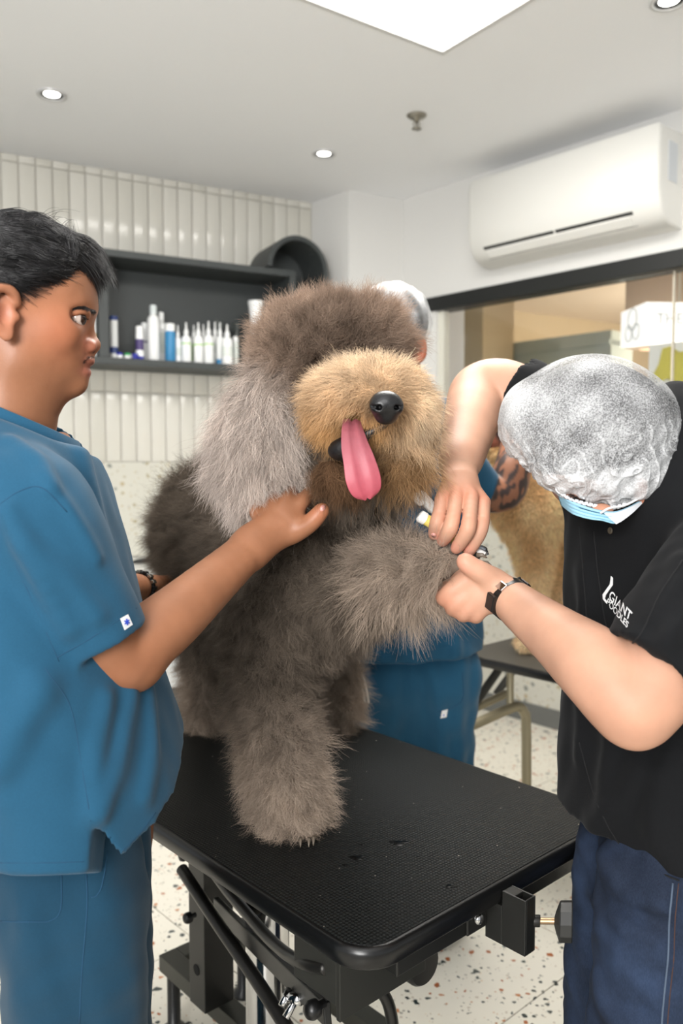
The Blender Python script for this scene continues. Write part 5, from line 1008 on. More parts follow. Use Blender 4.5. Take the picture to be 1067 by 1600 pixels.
# face mask: pale blue pleated sheet with a white turned edge
rows = []
top = [(872, 771, 1.165), (890, 782, 1.125), (912, 791, 1.108), (936, 798, 1.100), (960, 800, 1.102), (982, 793, 1.115), (1000, 783, 1.128)]
bot = [(878, 790, 1.165), (897, 804, 1.125), (918, 811, 1.108), (940, 814, 1.103), (962, 818, 1.104), (984, 803, 1.118), (1001, 786, 1.130)]
tb, bb = bez([np.array(P(*p)) for p in top], 6), bez([np.array(P(*p)) for p in bot], 6); NR_ = 12; MV = np.array([[a + (b-a)*k/(NR_-1) + np.array([0, -.0022*math.sin(k*1.9), 0]) for a, b in zip(tb, bb)] for k in range(NR_)]); n_ = MV.shape[1]
mv = MV.reshape(-1, 3); mq = np.array([[r*n_+c, r*n_+c+1, (r+1)*n_+c+1, (r+1)*n_+c] for r in range(NR_-1) for c in range(n_-1)])
mo = np_obj('face_mask', mv, mq, mat('mask_blue', (150, 196, 218), .8, bump=.2, bscale=500, bdist=.0004)); sd_ = mo.modifiers.new('thickness', 'SOLIDIFY'); sd_.thickness = .0015; setp(mo, m2)
bm = bmesh.new(); e1 = bez([np.array(P(940, 799, 1.098)), np.array(P(960, 801, 1.099)), np.array(P(982, 793, 1.112)), np.array(P(1001, 783, 1.126))], 6); e2 = bez([np.array(P(962, 819, 1.100)), np.array(P(974, 812, 1.104)), np.array(P(988, 801, 1.115)), np.array(P(1002, 787, 1.127))], 6)
for a, b, c, d in zip(e1[:-1], e1[1:], e2[1:], e2[:-1]): bm.faces.new([bm.verts.new(x) for x in (a, b, c, d)])
bmesh.ops.remove_doubles(bm, verts=bm.verts[:], dist=1e-5); o = bm_obj('mask_edge', bm, mat('mask_white', (224, 226, 230), .8)); o.modifiers.new('thickness', 'SOLIDIFY').thickness = .0012; setp(o, mo)
bm = bmesh.new(); tube(bm, bez([P(938, 802, 1.096), P(952, 794, 1.092), P(975, 790, 1.105), P(1000, 778, 1.118)], 6), .0016, 7); setp(bm_obj('ear_loop', bm, mat('loop_white', (232, 232, 232), .8), None, True), mo)
# polo shirt
polo = cloth('polo_black', (17, 18, 20), .6, 700, .9, .12, .03); ribm = cloth('polo_rib', (15, 16, 18), .5, 500, .9, .1, .03)
FW = nrm((-.85, -.5, 0)); LT = np.array([-FW[1], FW[0], 0]); LT = LT if LT[1] > 0 else -LT
S2 = SD((.24, .86, .84), (.76, 1.66, 1.56), .0046)
S2.chain([((.500, 1.23, 1.34), .15), ((.512, 1.225, 1.24), .174), ((.512, 1.225, 1.10), .178), ((.503, 1.18, .98), .182), ((.492, 1.145, .80), .190)], .05, flat=(FW, .64), ik=.03)
S2.chain([((.53, 1.09, 1.285), .075), ((.48, 1.23, 1.34), .085), ((.41, 1.38, 1.40), .075)], .05)
for pts, r_, k in (([(985, 1000), (960, 1100), (950, 1250)], .008, .03), ([(915, 900), (912, 1050), (905, 1180)], .007, .03), ([(1000, 1200), (960, 1260), (930, 1290)], .008, .03), ([(1050, 1180), (1030, 1280), (1055, 1360)], .008, .03)): S2.chain([(S2.hit(x, y, .9, 1.5, -r_*.4)[0], r_) for x, y in pts], k)
Sl2 = SD((.24, .86, .84), (.76, 1.66, 1.56), .0046)
sh_ = np.array((.545, 1.07, 1.275)); hc2 = np.array(P(1012, 1062, .97)); dr2 = nrm(EL - sh_)
Sl2.chain([(sh_, .088), ((sh_ + hc2)/2 + (0, 0, .004), .082), (hc2, .069), (hc2 + dr2*.03, .066)], .02); Sl2.plane(hc2, nrm(np.array(dr2) + (-.15, 0, .05)), .003); Sl2.cap(hc2 - dr2*.02, hc2 + dr2*.06, .060, .060, .002, 'sub')
for pts, r_, k in (([(1067, 880), (1030, 960), (1000, 1010)], .008, .02), ([(1067, 960), (1035, 1010), (1010, 1040)], .007, .02)): Sl2.chain([(Sl2.hit(x, y, .85, 1.3, -r_*.4)[0], r_) for x, y in pts], k)
Sr = SD((.24, .86, .84), (.76, 1.66, 1.56), .0046); rc_ = np.array(P(806, 606, 1.452)); rs_ = np.array((.415, 1.40, 1.405)); drr = nrm(RE - RS)
Sr.chain([(rs_, .085), (rc_, .058), (rc_ + drr*.03, .056)], .02); Sr.plane(rc_, drr, .003); Sr.cap(rc_ - drr*.015, rc_ + drr*.05, .051, .051, .002, 'sub')
S2.f = smax(S2.f, (.856 + .03*(S2.grid()[..., 1] - 1.2) - S2.grid()[..., 2]).astype(np.float32), .003)
S2.chain([((.455, 1.27, 1.36), .062), ((.43, 1.25, 1.44), .062)], .004, 'sub')
for o_ in (Sl2, Sr): a_ = S2.f; hh = np.maximum(.016 - np.abs(a_ - o_.f), 0)/.016; S2.f = np.minimum(a_, o_.f) - hh*hh*.004
S2.disp(lambda p: .0016*vnoise(p*np.array([1, 1, .7]), 8, 51) + .0008*vnoise(p, 20, 52))
v_, q_ = S2.mesh(); v_ = relax(v_, q_, 1); pol = setp(np_obj('polo_shirt', v_, q_, polo), m2)
# collar: folded band around the neck
ccen = np.array((.448, 1.25, 1.375)); cr1, cr2, cr3 = [], [], []; nax = nrm((-.35, -.1, .9)); cx = nrm(np.cross(nax, (0, 1, 0))); cy = np.cross(nax, cx)
for a in np.linspace(0, 2*math.pi, 41):
    d = cx*math.cos(a) + cy*math.sin(a); cr1.append(ccen + d*.066 + nax*.028); cr2.append(ccen + d*.072 + nax*.040); cr3.append(ccen + d*.103 + nax*(-.012))
CV = np.array(cr1 + cr2 + cr3); cq = np.array([[r*41+i, r*41+i+1, (r+1)*41+i+1, (r+1)*41+i] for r in range(2) for i in range(40)]); o = np_obj('collar', CV, cq, ribm); o.modifiers.new('thickness', 'SOLIDIFY').thickness = .004; setp(o, pol)
seam_b = mat('polo_seam', (12, 12, 14), .9)
for pts in ([(905, 822), (912, 900), (920, 1000), (935, 1080)], [(928, 830), (935, 900), (948, 980), (960, 1015)], [(905, 1160), (935, 1260), (985, 1340), (1060, 1386)], [(1067, 875), (1030, 930), (1005, 985), (985, 1008)]): seam('seam', S2, pts, .85, 1.5, seam_b, pol, .0011, 0)
seam('seam', S2, [(972, 1003), (1010, 1035), (1040, 1062), (1064, 1086)], .8, 1.3, seam_b, pol, .001, 0)
p_, n_ = S2.hit(955, 829, .9, 1.5, .001); bm = bmesh.new(); lathe(bm, [(.0052, 0), (.0052, .0016), (.0042, .0024), (.0032, .0016), (.001, .0016)], 16); orient(bm, p_, nrm(np.cross((0, 0, 1), n_)), None, n_); setp(bm_obj('button', bm, mat('button_horn', (92, 84, 72), .25), None, True), pol)
# printed chest lettering, laid onto the cloth
pw = mat('print_white', (222, 222, 222), .8)
def wrap_text(txt, x0, y0, dx, dy, h_, sx, bold):
    me = text_mesh(txt, 1.0, 0, .012); bm = bmesh.new(); bm.from_mesh(me); bpy.data.meshes.remove(me); bmesh.ops.triangulate(bm, faces=bm.faces[:]); bmesh.ops.subdivide_edges(bm, edges=[e for e in bm.edges if e.calc_length() > .12], cuts=1)
    L_ = math.hypot(dx, dy); ux, uy = dx/L_, dy/L_; px_, py_ = h_[0], h_[1]
    for v in bm.verts:
        x = x0 + ux*sx*v.co.x + px_*v.co.y; y = y0 + uy*sx*v.co.x + py_*v.co.y; v.co = Vector(S2.hit(x, y, .9, 1.5, .0011)[0])
    return setp(bm_obj('lettering', bm, pw), pol)
wrap_text('GIANT', 951.5, 934.5, 34, 37, (5.6, -19), 16.5, .01); wrap_text('POODLES', 948, 942, 33, 41, (4.2, -12.5), 12.0, .01)
bm = decal(S2, [(956, 900), (959, 903), (958.5, 914), (953, 922), (947.5, 930), (946.5, 935), (950, 941), (947.5, 942), (943.5, 936), (943, 929), (948, 921), (954, 913)], .9, 1.5, .0008, .0006); setp(bm_obj('emblem', bm, pw), pol)
# jeans
jt = NT('denim'); v = jt.coord('Object'); n1 = jt.noise(v, 6, 4, .65); n2 = jt.noise(jt.coord('Object', (700, 700, 160)), 1.0, 2, .8); a = jt.mix(jt.ramp(n1, [(.45, 0.0), (.72, 1.0)]), lin((14, 21, 36)), lin((50, 68, 98))); a = jt.mix(.55, a, jt.mix(n2, lin((8, 12, 21)), lin((58, 70, 92)))); jt.l(a, jt.b.inputs['Base Color']); jt.b.inputs['Roughness'].default_value = .85; jt.b.inputs['Specular IOR Level'].default_value = .2; jt.bump(n2, .3, .0006)
J = SD((.27, .90, .03), (.66, 1.46, .96), .0062)
J.cap((.462, 1.10, .82), (.472, 1.20, .82), .085, .085, .04).chain([((.456, 1.10, .80), .094), ((.446, 1.09, .70), .096), ((.437, 1.08, .50), .092), ((.43, 1.08, .05), .085)], .03).chain([((.465, 1.245, .80), .085), ((.450, 1.25, .70), .085), ((.441, 1.25, .45), .085), ((.445, 1.25, .05), .082)], .02)
for pts, r_, k in (([(930, 1400), (960, 1440), (1030, 1470)], .008, .02), ([(935, 1450), (980, 1490), (1035, 1500)], .008, .02), ([(940, 1340), (985, 1395), (1040, 1410)], .007, .02), ([(935, 1520), (945, 1570), (990, 1600)], .009, .02)): J.chain([(J.hit(x, y, .9, 1.4, -r_*.35)[0], r_) for x, y in pts], k)
J.disp(lambda p: .0022*vnoise(p*np.array([1, 1, 1.4]), 10, 61) + .001*vnoise(p, 24, 62)); v_, q_ = J.mesh(); v_ = relax(v_, q_, 1); je = setp(np_obj('jeans', v_, q_, jt.m), m2)
sp_ = [(1051, 1380), (1046, 1430), (1043, 1500), (1036, 1570), (1033, 1620)]
seam('seam', J, sp_, .85, 1.3, mat('seam_pale', (84, 98, 116), .9), je, .0012, .0004); seam('seam', J, [(x+9, y) for x, y in sp_], .85, 1.3, mat('seam_rust', (74, 50, 40), .9), je, .0007, 0)
shoes(m2, [(.415, 1.07), (.43, 1.24)], (-.85, -.5))
# wrist watch: band tail, keeper, steel case end
wax = nrm(WR - np.array(P(870, 995, 1.06))); wb_ = nrm(np.cross(wax, (0, 0, 1))); wz_ = np.cross(wb_, wax); wc2 = WR + wax*.0; wm = mat('watch_black', (20, 20, 21), .35)
def hoop(bm, c, ax, b, z, r0, r1, w0, n=40, ex=1.0):
    A = []
    for k in range(n):
        a = 2*math.pi*k/n; d = b*math.cos(a)*ex + z*math.sin(a); A.append([bm.verts.new(c + d*r_ + ax*w_) for r_, w_ in ((r0, -w0), (r1, -w0), (r1, w0), (r0, w0))])
    for k in range(n):
        a, b_ = A[k], A[(k+1) % n]
        for j in range(4): bm.faces.new((a[j], a[(j+1) % 4], b_[(j+1) % 4], b_[j]))
bm = bmesh.new(); hoop(bm, wc2, wax, wb_, wz_, .0285, .0312, .0075); wt = setp(bm_obj('watch', bm, wm, None, True, 40), m2)
def wblock(a, w_, h0, h1, m, name, r0=.030):
    d = wb_*math.cos(a) + wz_*math.sin(a); tn = -wb_*math.sin(a) + wz_*math.cos(a); bm = bmesh.new(); box(bm, (-w_, -.0085, h0), (w_, .0085, h1), .0012, 2); M = Matrix((tn, wax, d)).transposed().to_4x4(); M.translation = Vector(wc2 + d*r0); bmesh.ops.transform(bm, matrix=M, verts=bm.verts[:]); setp(bm_obj(name, bm, m), wt)
fa_ = math.atan2(float(np.dot(np.array((0, -1, 0)), wz_)), float(np.dot(np.array((0, -1, 0)), wb_))); ua_ = math.atan2(float(np.dot(np.array((0, 0, 1)), wz_)), float(np.dot(np.array((0, 0, 1)), wb_)))
sgn_ = 1 if ((fa_ - ua_ + math.pi) % (2*math.pi) - math.pi) > 0 else -1
wblock(ua_ + sgn_*.75, .006, -.001, .0035, chrome, 'buckle'); wblock(ua_ + sgn_*1.6, .012, 0, .006, wm, 'case'); wblock(ua_ - sgn_*.7, .004, 0, .004, wm, 'keeper')
d0 = wc2 + (wb_*math.cos(ua_ - sgn_*.7) + wz_*math.sin(ua_ - sgn_*.7))*.033
bm = bmesh.new(); box(bm, (0, -.0075, -.0012), (.034, .0075, .0012), .0008, 1); e_ = nrm(P(804, 903, 1.17) - np.array(P(818, 938, 1.17))); M = Matrix((e_, nrm(np.cross(e_, (0, -1, .2))), nrm(np.cross(e_, np.cross(e_, (0, -1, .2)))))).transposed().to_4x4(); M.translation = Vector(P(819, 938, 1.165)); bmesh.ops.transform(bm, matrix=M, verts=bm.verts[:]); setp(bm_obj('strap_tail', bm, wm), wt)
DOG_AVOID += [(P(x0, y0, Y0), P(x1, y1, Y1 - .01), r0 + .004) for f in FG for (x0, y0, Y0, r0), (x1, y1, Y1, _) in zip(f[:-1], f[1:])]
DOG_AVOID += [(P(772, 908, 1.155), P(726, 877, 1.145), .016), (P(770, 925, 1.15), P(725, 918, 1.165), .034), (P(735, 925, 1.16), P(700, 932, 1.160), .020), (P(765, 940, 1.155), P(722, 950, 1.16), .018), (P(693, 780, 1.22), P(753, 785, 1.22), .018)]
# nail clipper held in the right hand
cp_ = empty('nail_clipper', P(700, 830, 1.215), label='pet nail clipper with yellow white handles held between the groomer\'s fingers', category='clipper'); yel = mat('handle_yellow', (226, 204, 104), .45); hwh = mat('handle_white', (228, 226, 222), .45)
def cpart(name, pts, r, m, flat=None, seg=12): bm = bmesh.new(); tube(bm, bez([P(*p) for p in pts], 5), r, seg, True, flat); return setp(bm_obj(name, bm, m, None, True, 60), cp_)
hd = cpart('handle', [(657, 807, 1.213), (680, 821, 1.215), (710, 843, 1.220), (735, 862, 1.222)], .0085, yel); setp(bm_obj('handle_cap', (lambda b: (tube(b, [P(654, 805, 1.212), P(656, 806.5, 1.212), P(664, 811, 1.2135)], [.007, .0095, .0095], 12), b)[1])(bmesh.new()), hwh, None, True, 60), hd)
cpart('handle', [(652, 772, 1.25), (660, 777, 1.25), (676, 795, 1.252), (690, 815, 1.255), (735, 858, 1.228)], [.0085]*11 + [.0062]*10, hwh)
setp(bm_obj('handle_hook', (lambda b: (tube(b, bez([P(651, 770, 1.247), P(650, 779, 1.246), P(657, 786, 1.246), P(662, 783, 1.246)], 5), .005, 10), b)[1])(bmesh.new()), hwh, None, True, 60), cp_)
cpart('jaw', [(735, 860, 1.22), (748, 856, 1.216), (758, 860, 1.215), (761, 867, 1.215)], [.006]*6 + [.0048]*5 + [.003]*5, mat('jaw_steel', (128, 132, 136), .25, .9)); cpart('jaw', [(738, 868, 1.215), (748, 862, 1.212), (757, 866, 1.212)], [.0045]*6 + [.004]*5, hwh); cpart('pivot', [(740, 872, 1.214), (746, 868, 1.206)], .0055, mat('pivot_black', (26, 26, 26), .4))
# ---------------------------------------------------------------- groomer with tattooed forearm (behind the dog, working on the tan dog)
m3 = person('person', (.2, 2.25, 0), 'groomer in blue scrubs seen from behind, tattooed forearm raised at the tan dog')
def P3(x, y, Y): return P(x, y, Y + .2)
class SDK(SD):      # the same tools for a bigger-boned man
    def cap(s, a, b, ra, rb, *k, **kw): return SD.cap(s, a, b, ra*1.1, rb*1.1, *k, **kw)
    def ell(s, c, r, *k, **kw): return SD.ell(s, c, tuple(x*1.1 for x in r), *k, **kw)
    def chain(s, pts, *k, **kw): return SD.chain(s, [(p, r*1.1) for p, r in pts], *k, **kw)
B3 = SDK((-.12, 1.95, .9), (.62, 2.92, 1.92), .0048)
B3.ell(P3(612, 508, 2.0), (.078, .095, .10), .02).cap(P3(612, 520, 2.02), P3(622, 605, 2.0), .062, .058, .03).ell(P3(650, 545, 1.97), (.02, .03, .03), .02)
B3.ell(P3(656, 548, 1.955), (.014, .010, .030), .005).ell(P3(655, 549, 1.947), (.007, .006, .016), .004, 'sub').ell(P3(662, 545, 1.955), (.008, .008, .026), .006)
B3.chain([(P3(700, 680, 1.98), .052), (P3(748, 762, 2.03), .045), (P3(788, 768, 2.06), .043), (P3(800, 735, 2.07), .043), (P3(806, 690, 2.12), .034), (P3(800, 655, 2.18), .027)], .02, ik=.012)
B3.chain([(P3(800, 655, 2.18), .027), (P3(786, 668, 2.24), .030)], .01)
for k in range(4): B3.chain([(P3(788, 662 + 9*k, 2.24), .014), (P3(768 - 2*k, 664 + 10*k, 2.235), .0115), (P3(754, 672 + 10*k, 2.245), .010)], .006)
B3.chain([(P3(792, 655, 2.22), .014), (P3(778, 645, 2.24), .011)], .006)
B3.chain([(P3(566, 690, 2.04), .050), (P3(566, 800, 2.10), .042), (P3(600, 830, 2.30), .034), (P3(640, 815, 2.44), .026)], .02, ik=.012).chain([(P3(640, 815, 2.44), .027), (P3(655, 808, 2.50), .028)], .01)
for k in range(4): B3.chain([(P3(650, 800 + 6*k, 2.50), .012), (P3(664, 799 + 7*k, 2.56), .0105), (P3(668, 806 + 6*k, 2.60), .009)], .006)
B3.chain([(P3(645, 800, 2.48), .012), (P3(655, 788, 2.52), .010)], .006)
v3, q3 = B3.mesh(); v3 = relax(v3, q3, 1)
T3 = SDK((-.06, 1.98, .04), (.46, 2.55, 1.46), .012); T3.chain([(P3(640, 690, 2.02), .11), (P3(645, 900, 2.02), .11), (P3(650, 1020, 2.02), .09)], .04, flat=((0, 1, 0), .65))
for px in (612, 695): T3.chain([(P3(px, 1060, 2.02), .05), ((P3(px, 1100, 2.01)[0], 2.26, .5), .055), ((P3(px, 1100, 2.01)[0], 2.32, .09), .045)], .04)
t3v, t3q = T3.mesh(); v3, q3 = joinm([(v3, q3), (t3v, t3q)])
c3 = skincol(v3, (144, 96, 72), [(P3(656, 548, 1.95), .03, (196, 106, 76), .7), (P3(756, 685, 2.24), .03, (168, 84, 68), .8)])
inkz = np.clip(np.minimum((v3[:, 0] - P3(760, 770, 2.04)[0])/.01, 1), 0, 1)*(v3[:, 2] < P3(0, 684, 2.12)[2]+.03); pat = np.clip((vnoise(v3, 22, 71) + .8*vnoise(v3, 48, 72) + .42)*1.1, 0, 1)*inkz*.9; c3 = c3*(1-pat[:, None]) + np.array(lin((44, 42, 44)))*pat[:, None]
body3 = np_obj('body', v3, q3, skin1); vcol(body3, c3); setp(body3, m3)
h3 = SDK(P3(612, 500, 2.0) - .15, P3(612, 500, 2.0) + .15, .004); h3.ell(P3(612, 503, 2.0), (.088, .10, .085), .01); h3.f = smax(h3.f, (P3(0, 541, 1.97)[2] - h3.grid()[..., 2]).astype(np.float32), .006); v_, q_ = h3.mesh(); setp(np_obj('hair', v_, q_, mat('hair_black_far', (40, 38, 38), .6)), m3)
n3 = SDK(P3(612, 500, 2.0) - .16, P3(612, 500, 2.0) + .16, .0036); n3.ell(P3(612, 503, 2.0), (.096, .106, .094), .01); n3.f = smax(n3.f, (P3(0, 533, 1.97)[2] - n3.grid()[..., 2]).astype(np.float32), .006)
n3.disp(lambda p: .0016*np.sin((p[:, 2]*90 + vnoise(p, 9, 81)*1.4))*.8 + .0012*vnoise(p, 25, 82)); v_, q_ = n3.mesh(); dd = v_ - P3(612, 503, 2.0); cv3 = np.clip(.34 + .26*np.clip(dd[:, 2]/.09, -.8, 1) + .12*vnoise(v_, 18, 83), .15, .95); no3 = np_obj('hair_net', v_, q_, bpy.data.materials['nonwoven_net']); vcol(no3, np.repeat(cv3[:, None], 3, 1)); setp(no3, m3)
S3 = SDK((-.10, 1.92, .76), (.52, 2.52, 1.58), .0055)
S3.chain([(P3(572, 668, 2.02), .058), (P3(625, 645, 2.02), .062), (P3(690, 668, 2.0), .058)], .03)
S3.chain([(P3(635, 720, 2.02), .150), (P3(638, 850, 2.02), .155), (P3(642, 960, 2.02), .160), (P3(645, 1080, 2.02), .166)], .04, flat=((0, 1, 0), .62), ik=.02)
S3.chain([(P3(572, 668, 2.02), .058), (P3(567, 730, 2.06), .056), (P3(566, 775, 2.085), .053)], .03)
S3.chain([(P3(688, 665, 1.99), .060), (P3(722, 725, 2.01), .055), (P3(760, 772, 2.04), .052)], .03)
for x in (585, 625, 668, 712): S3.chain([(S3.hit(x, y, 1.85, 2.5, -.004)[0], .010) for y in (900, 960, 1020)], .02)
for y in (650, 662, 676): S3.chain([(S3.hit(x, y + (x-680)*.15, 1.85, 2.5, -.002)[0], .005) for x in (676, 688, 698)], .01)
sl3 = P3(757, 768, 2.035); sd3 = nrm(P3(788, 768, 2.06) - P3(722, 725, 2.01)); g = S3.grid(); hz3 = P3(0, 1036, 1.92)[2] + .05*(g[..., 0] - .15)
S3.f = smax(S3.f, (hz3 - g[..., 2]).astype(np.float32), .003); cutm = (g - sl3.astype(np.float32))@sd3.astype(np.float32); S3.f = np.where((g[..., 0] > sl3[0] - .09) & (g[..., 2] > 1.15), smax(S3.f, cutm, .003), S3.f)
S3.disp(lambda p: .0015*vnoise(p, 9, 91)); v_, q_ = S3.mesh(); v_ = relax(v_, q_, 1); s3 = setp(np_obj('scrub_top', v_, q_, scrub_far), m3)
J3 = SDK((-.08, 1.94, .03), (.48, 2.58, .96), .008); J3.cap(P3(612, 1050, 2.03), P3(690, 1050, 2.03), .095, .095, .04)
for px in (606, 690): J3.chain([(P3(px, 1060, 2.02), .092), ((P3(px, 1100, 2.02)[0], 2.25, .62), .084), ((P3(px, 1100, 2.02)[0], 2.32, .05), .078)], .025)
J3.disp(lambda p: .004*np.sin(p[:, 0]*95 + vnoise(p, 4, 92)) + .002*vnoise(p, 10, 93)); v_, q_ = J3.mesh(); v_ = relax(v_, q_, 1); p3 = setp(np_obj('trousers', v_, q_, scrub_far), m3)
seam('seam', J3, [(722, 1050), (724, 1085), (718, 1098), (700, 1108), (684, 1112)], 1.8, 2.5, seam_m, p3, .0014, 0)
setp(bm_obj('pocket_tag', decal(J3, [(690, 1110), (699, 1108), (697, 1120), (688, 1122)], 1.8, 2.5, .0008), bpy.data.materials['tag_white']), p3); setp(bm_obj('tag_mark', decal(J3, [(692.5, 1113), (696, 1112), (695, 1117), (691.5, 1118)], 1.8, 2.5, .0020, .0004), blue_ink), p3)
dcm = mat('cord_white', (216, 214, 208), .8)
for dx in (0, 6): bm = bmesh.new(); tube(bm, [P3(x + dx, y, 1.905) for x, y in ((556, 1044), (562, 1060), (567, 1080), (570, 1098))], .0028, 7); setp(bm_obj('drawstring', bm, dcm, None, True), p3)
shoes(m3, [(P3(612, 1100, 2.01)[0], 2.32), (P3(695, 1100, 2.01)[0], 2.32)], (.3, .95))
# ---------------------------------------------------------------- second table and the tan dog on it
k0, k1 = Pz(745, 1027, TZ)[:2], Pz(870, 1054, TZ)[:2]; e1 = nrm(k1 - k0); e2 = np.array([-e1[1], e1[0]]); e2 = e2 if e2[1] > 0 else -e2; o2 = k0 - e1*.10
t2_ = empty('grooming_table', (*(o2 + e1*.5 + e2*.3), 0), label='second grooming table with khaki tube legs under the tan dog', category='table'); t2o = Vector(t2_.location)
def Q(u, v, z): q = o2 + e1*u + e2*v; return np.array([q[0], q[1], z])
def qobj(name, bm, m, sm=False, par=None): bmesh.ops.translate(bm, vec=-t2o, verts=bm.verts[:]); return bm_obj(name, bm, m, par or t2_, sm, 50 if sm else None)
def qslab(bm, rings):
    rr = [[bm.verts.new(Q(u, v, z)) for u, v in ring] for ring, z in rings]; n = len(rr[0])
    for a, b in zip(rr[:-1], rr[1:]):
        for k in range(n): bm.faces.new((a[k], a[(k+1) % n], b[(k+1) % n], b[k]))
    bm.faces.new(rr[0][::-1]); bm.faces.new(rr[-1])
W2_, D2_ = 1.1, .60; bm = bmesh.new(); qslab(bm, [(rrect(i, W2_-i, i, D2_-i, .05-i), z) for i, z in ((.004, TZ-.028), (0, TZ-.024), (0, TZ-.008), (.004, TZ-.002), (.008, TZ-.001))]); qobj('tabletop', bm, rim, True)
bm = bmesh.new(); qslab(bm, [(rrect(i, W2_-i, i, D2_-i, .05-i), z) for i, z in ((.008, TZ-.002), (.009, TZ))]); qobj('rubber_mat', bm, mat('rubber_mat_far', (72, 69, 62), .6))
kh = mat('khaki_tube', (150, 140, 114), .4, .4)
lx = P(815, 1115, 2.62); lx2 = P(825, 1200, 2.60)
bm = bmesh.new(); tube(bm, bez([P(700, 1148, 2.46), P(745, 1130, 2.50), P(790, 1110, 2.56), P(808, 1104, 2.585), P(818, 1112, 2.595), P(822, 1135, 2.60), np.append(P(824, 1150, 2.60)[:2], .25), np.append(P(824, 1150, 2.60)[:2], .0)], 6), .016, 12); qobj('leg', bm, kh, True)
bm = bmesh.new(); tube(bm, [P(700, 1122, 2.62), P(740, 1108, 2.64), P(795, 1082, 2.66)], .013, 10); qobj('brace', bm, kh, True)
bm = bmesh.new(); tube(bm, [P(797, 1106, 2.58), P(797, 1062, 2.60), np.append(P(797, 1062, 2.60)[:2], TZ-.03)], .012, 10); qobj('upright', bm, kh, True)
dk = mat('strut_dark', (74, 72, 66), .5, .4)
bm = bmesh.new(); tube(bm, [P(745, 1095, 2.60), P(780, 1045, 2.66), np.append(P(786, 1038, 2.67)[:2], TZ-.03)], .014, 10); qobj('strut', bm, dk, True)
bm = bmesh.new(); tube(bm, [P(775, 1085, 2.72), P(806, 1042, 2.74), np.append(P(808, 1040, 2.74)[:2], TZ-.03)], .013, 10); qobj('strut', bm, dk, True)
for u, v in ((.12, D2_-.08), (W2_-.12, .08), (W2_-.12, D2_-.08)): bm = bmesh.new(); tube(bm, [Q(u, v, 0), Q(u, v, TZ-.03)], .016, 12); qobj('leg', bm, kh, True)
td = empty('dog', P(845, 900, 2.68) * np.array([1, 1, 0]) + np.array([0, 0, TZ]), label='curly tan dog standing on the second table behind the right groomer', category='dog')
E2 = SD((.30, 2.30, TZ-.02), (1.25, 3.15, 1.66), .009)
def ep(x, y, dY=0.0): return P(x, y, 2.66 + dY)
E2.chain([(ep(828, 790), .125), (ep(900, 778, .1), .135), (ep(980, 770, .2), .14)], .05).chain([(ep(822, 770, -.02), .1), (ep(800, 715, -.04), .085), (ep(778, 690, -.06), .08)], .05).ell(ep(768, 690, -.07), (.085, .08, .085), .03).ell(ep(742, 705, -.10), (.05, .045, .04), .03)
E2.chain([(ep(830, 815), .09), (ep(836, 885), .058), (ep(834, 945, -.01), .033), (ep(824, 996, -.03), .024)], .03).ell(ep(820, 1006, -.05), (.030, .04, .022), .015)
E2.chain([(ep(880, 825, .12), .04), (ep(882, 890, .13), .024), (ep(868, 935, .14), .019), (ep(886, 985, .13), .021)], .02)
E2.chain([(ep(985, 800, .2), .08), (ep(1000, 900, .2), .05), (ep(1000, 985, .2), .045)], .03).chain([(ep(1010, 800, .32), .08), (ep(1025, 900, .32), .05), (ep(1020, 975, .32), .045)], .03)
E2.ell(ep(786, 715, -.15), (.03, .03, .07), .01)
E2.f = smax(E2.f, (TZ + .004) - E2.grid()[..., 2], .01); ev_, eq_ = E2.mesh(); ev_ = relax(ev_, eq_, 2)
def tancol(X): k = (.5 + .5*np.tanh(vnoise(X, 9, 5)*1.2))[:, None]; c = np.array(lin((226, 196, 152)))*k + np.array(lin((204, 168, 122)))*(1-k); u = np.clip((1.02 - X[:, 2])/.2, 0, 1)[:, None]; return c*(1-u*.5) + np.array(lin((206, 184, 152)))*u*.5
eb = np_obj('body', ev_, eq_, attr_mat('tan_skin', .9, .1)); vcol(eb, tancol(ev_)*.8); setp(eb, td)
def tanfur(X, N): one = np.ones(len(X)); return N + DOWN*.35, one*.016, np.tile(DOWN*.1, (len(X), 1)), one*.0022, one*1.6, tancol(X)*1.3, one*.3
FAR = []
setp(fur('fur', ev_, eq_, 60000, tanfur, furm, None, 6, FAR, lambda X, N: np.where(N[:, 1] > .6, .2, 1.0)*(X[:, 2] > TZ+.008), 13, .00045), td)
bm = bmesh.new(); bmesh.ops.create_uvsphere(bm, u_segments=14, v_segments=10, radius=.016); bmesh.ops.translate(bm, vec=Vector(ep(727, 703, -.115)), verts=bm.verts[:]); setp(bm_obj('nose', bm, bpy.data.materials['dog_nose'] if 'dog_nose' in bpy.data.materials else mat('dog_nose', (20, 20, 21), .32), None, True), td)
# ---------------------------------------------------------------- fur goes on last, so that it parts around the hands
setp(fur('fur', DV, DQ, N_FUR, dogfur, furm, None, 8, DOG_AVOID, dogcull), dog)
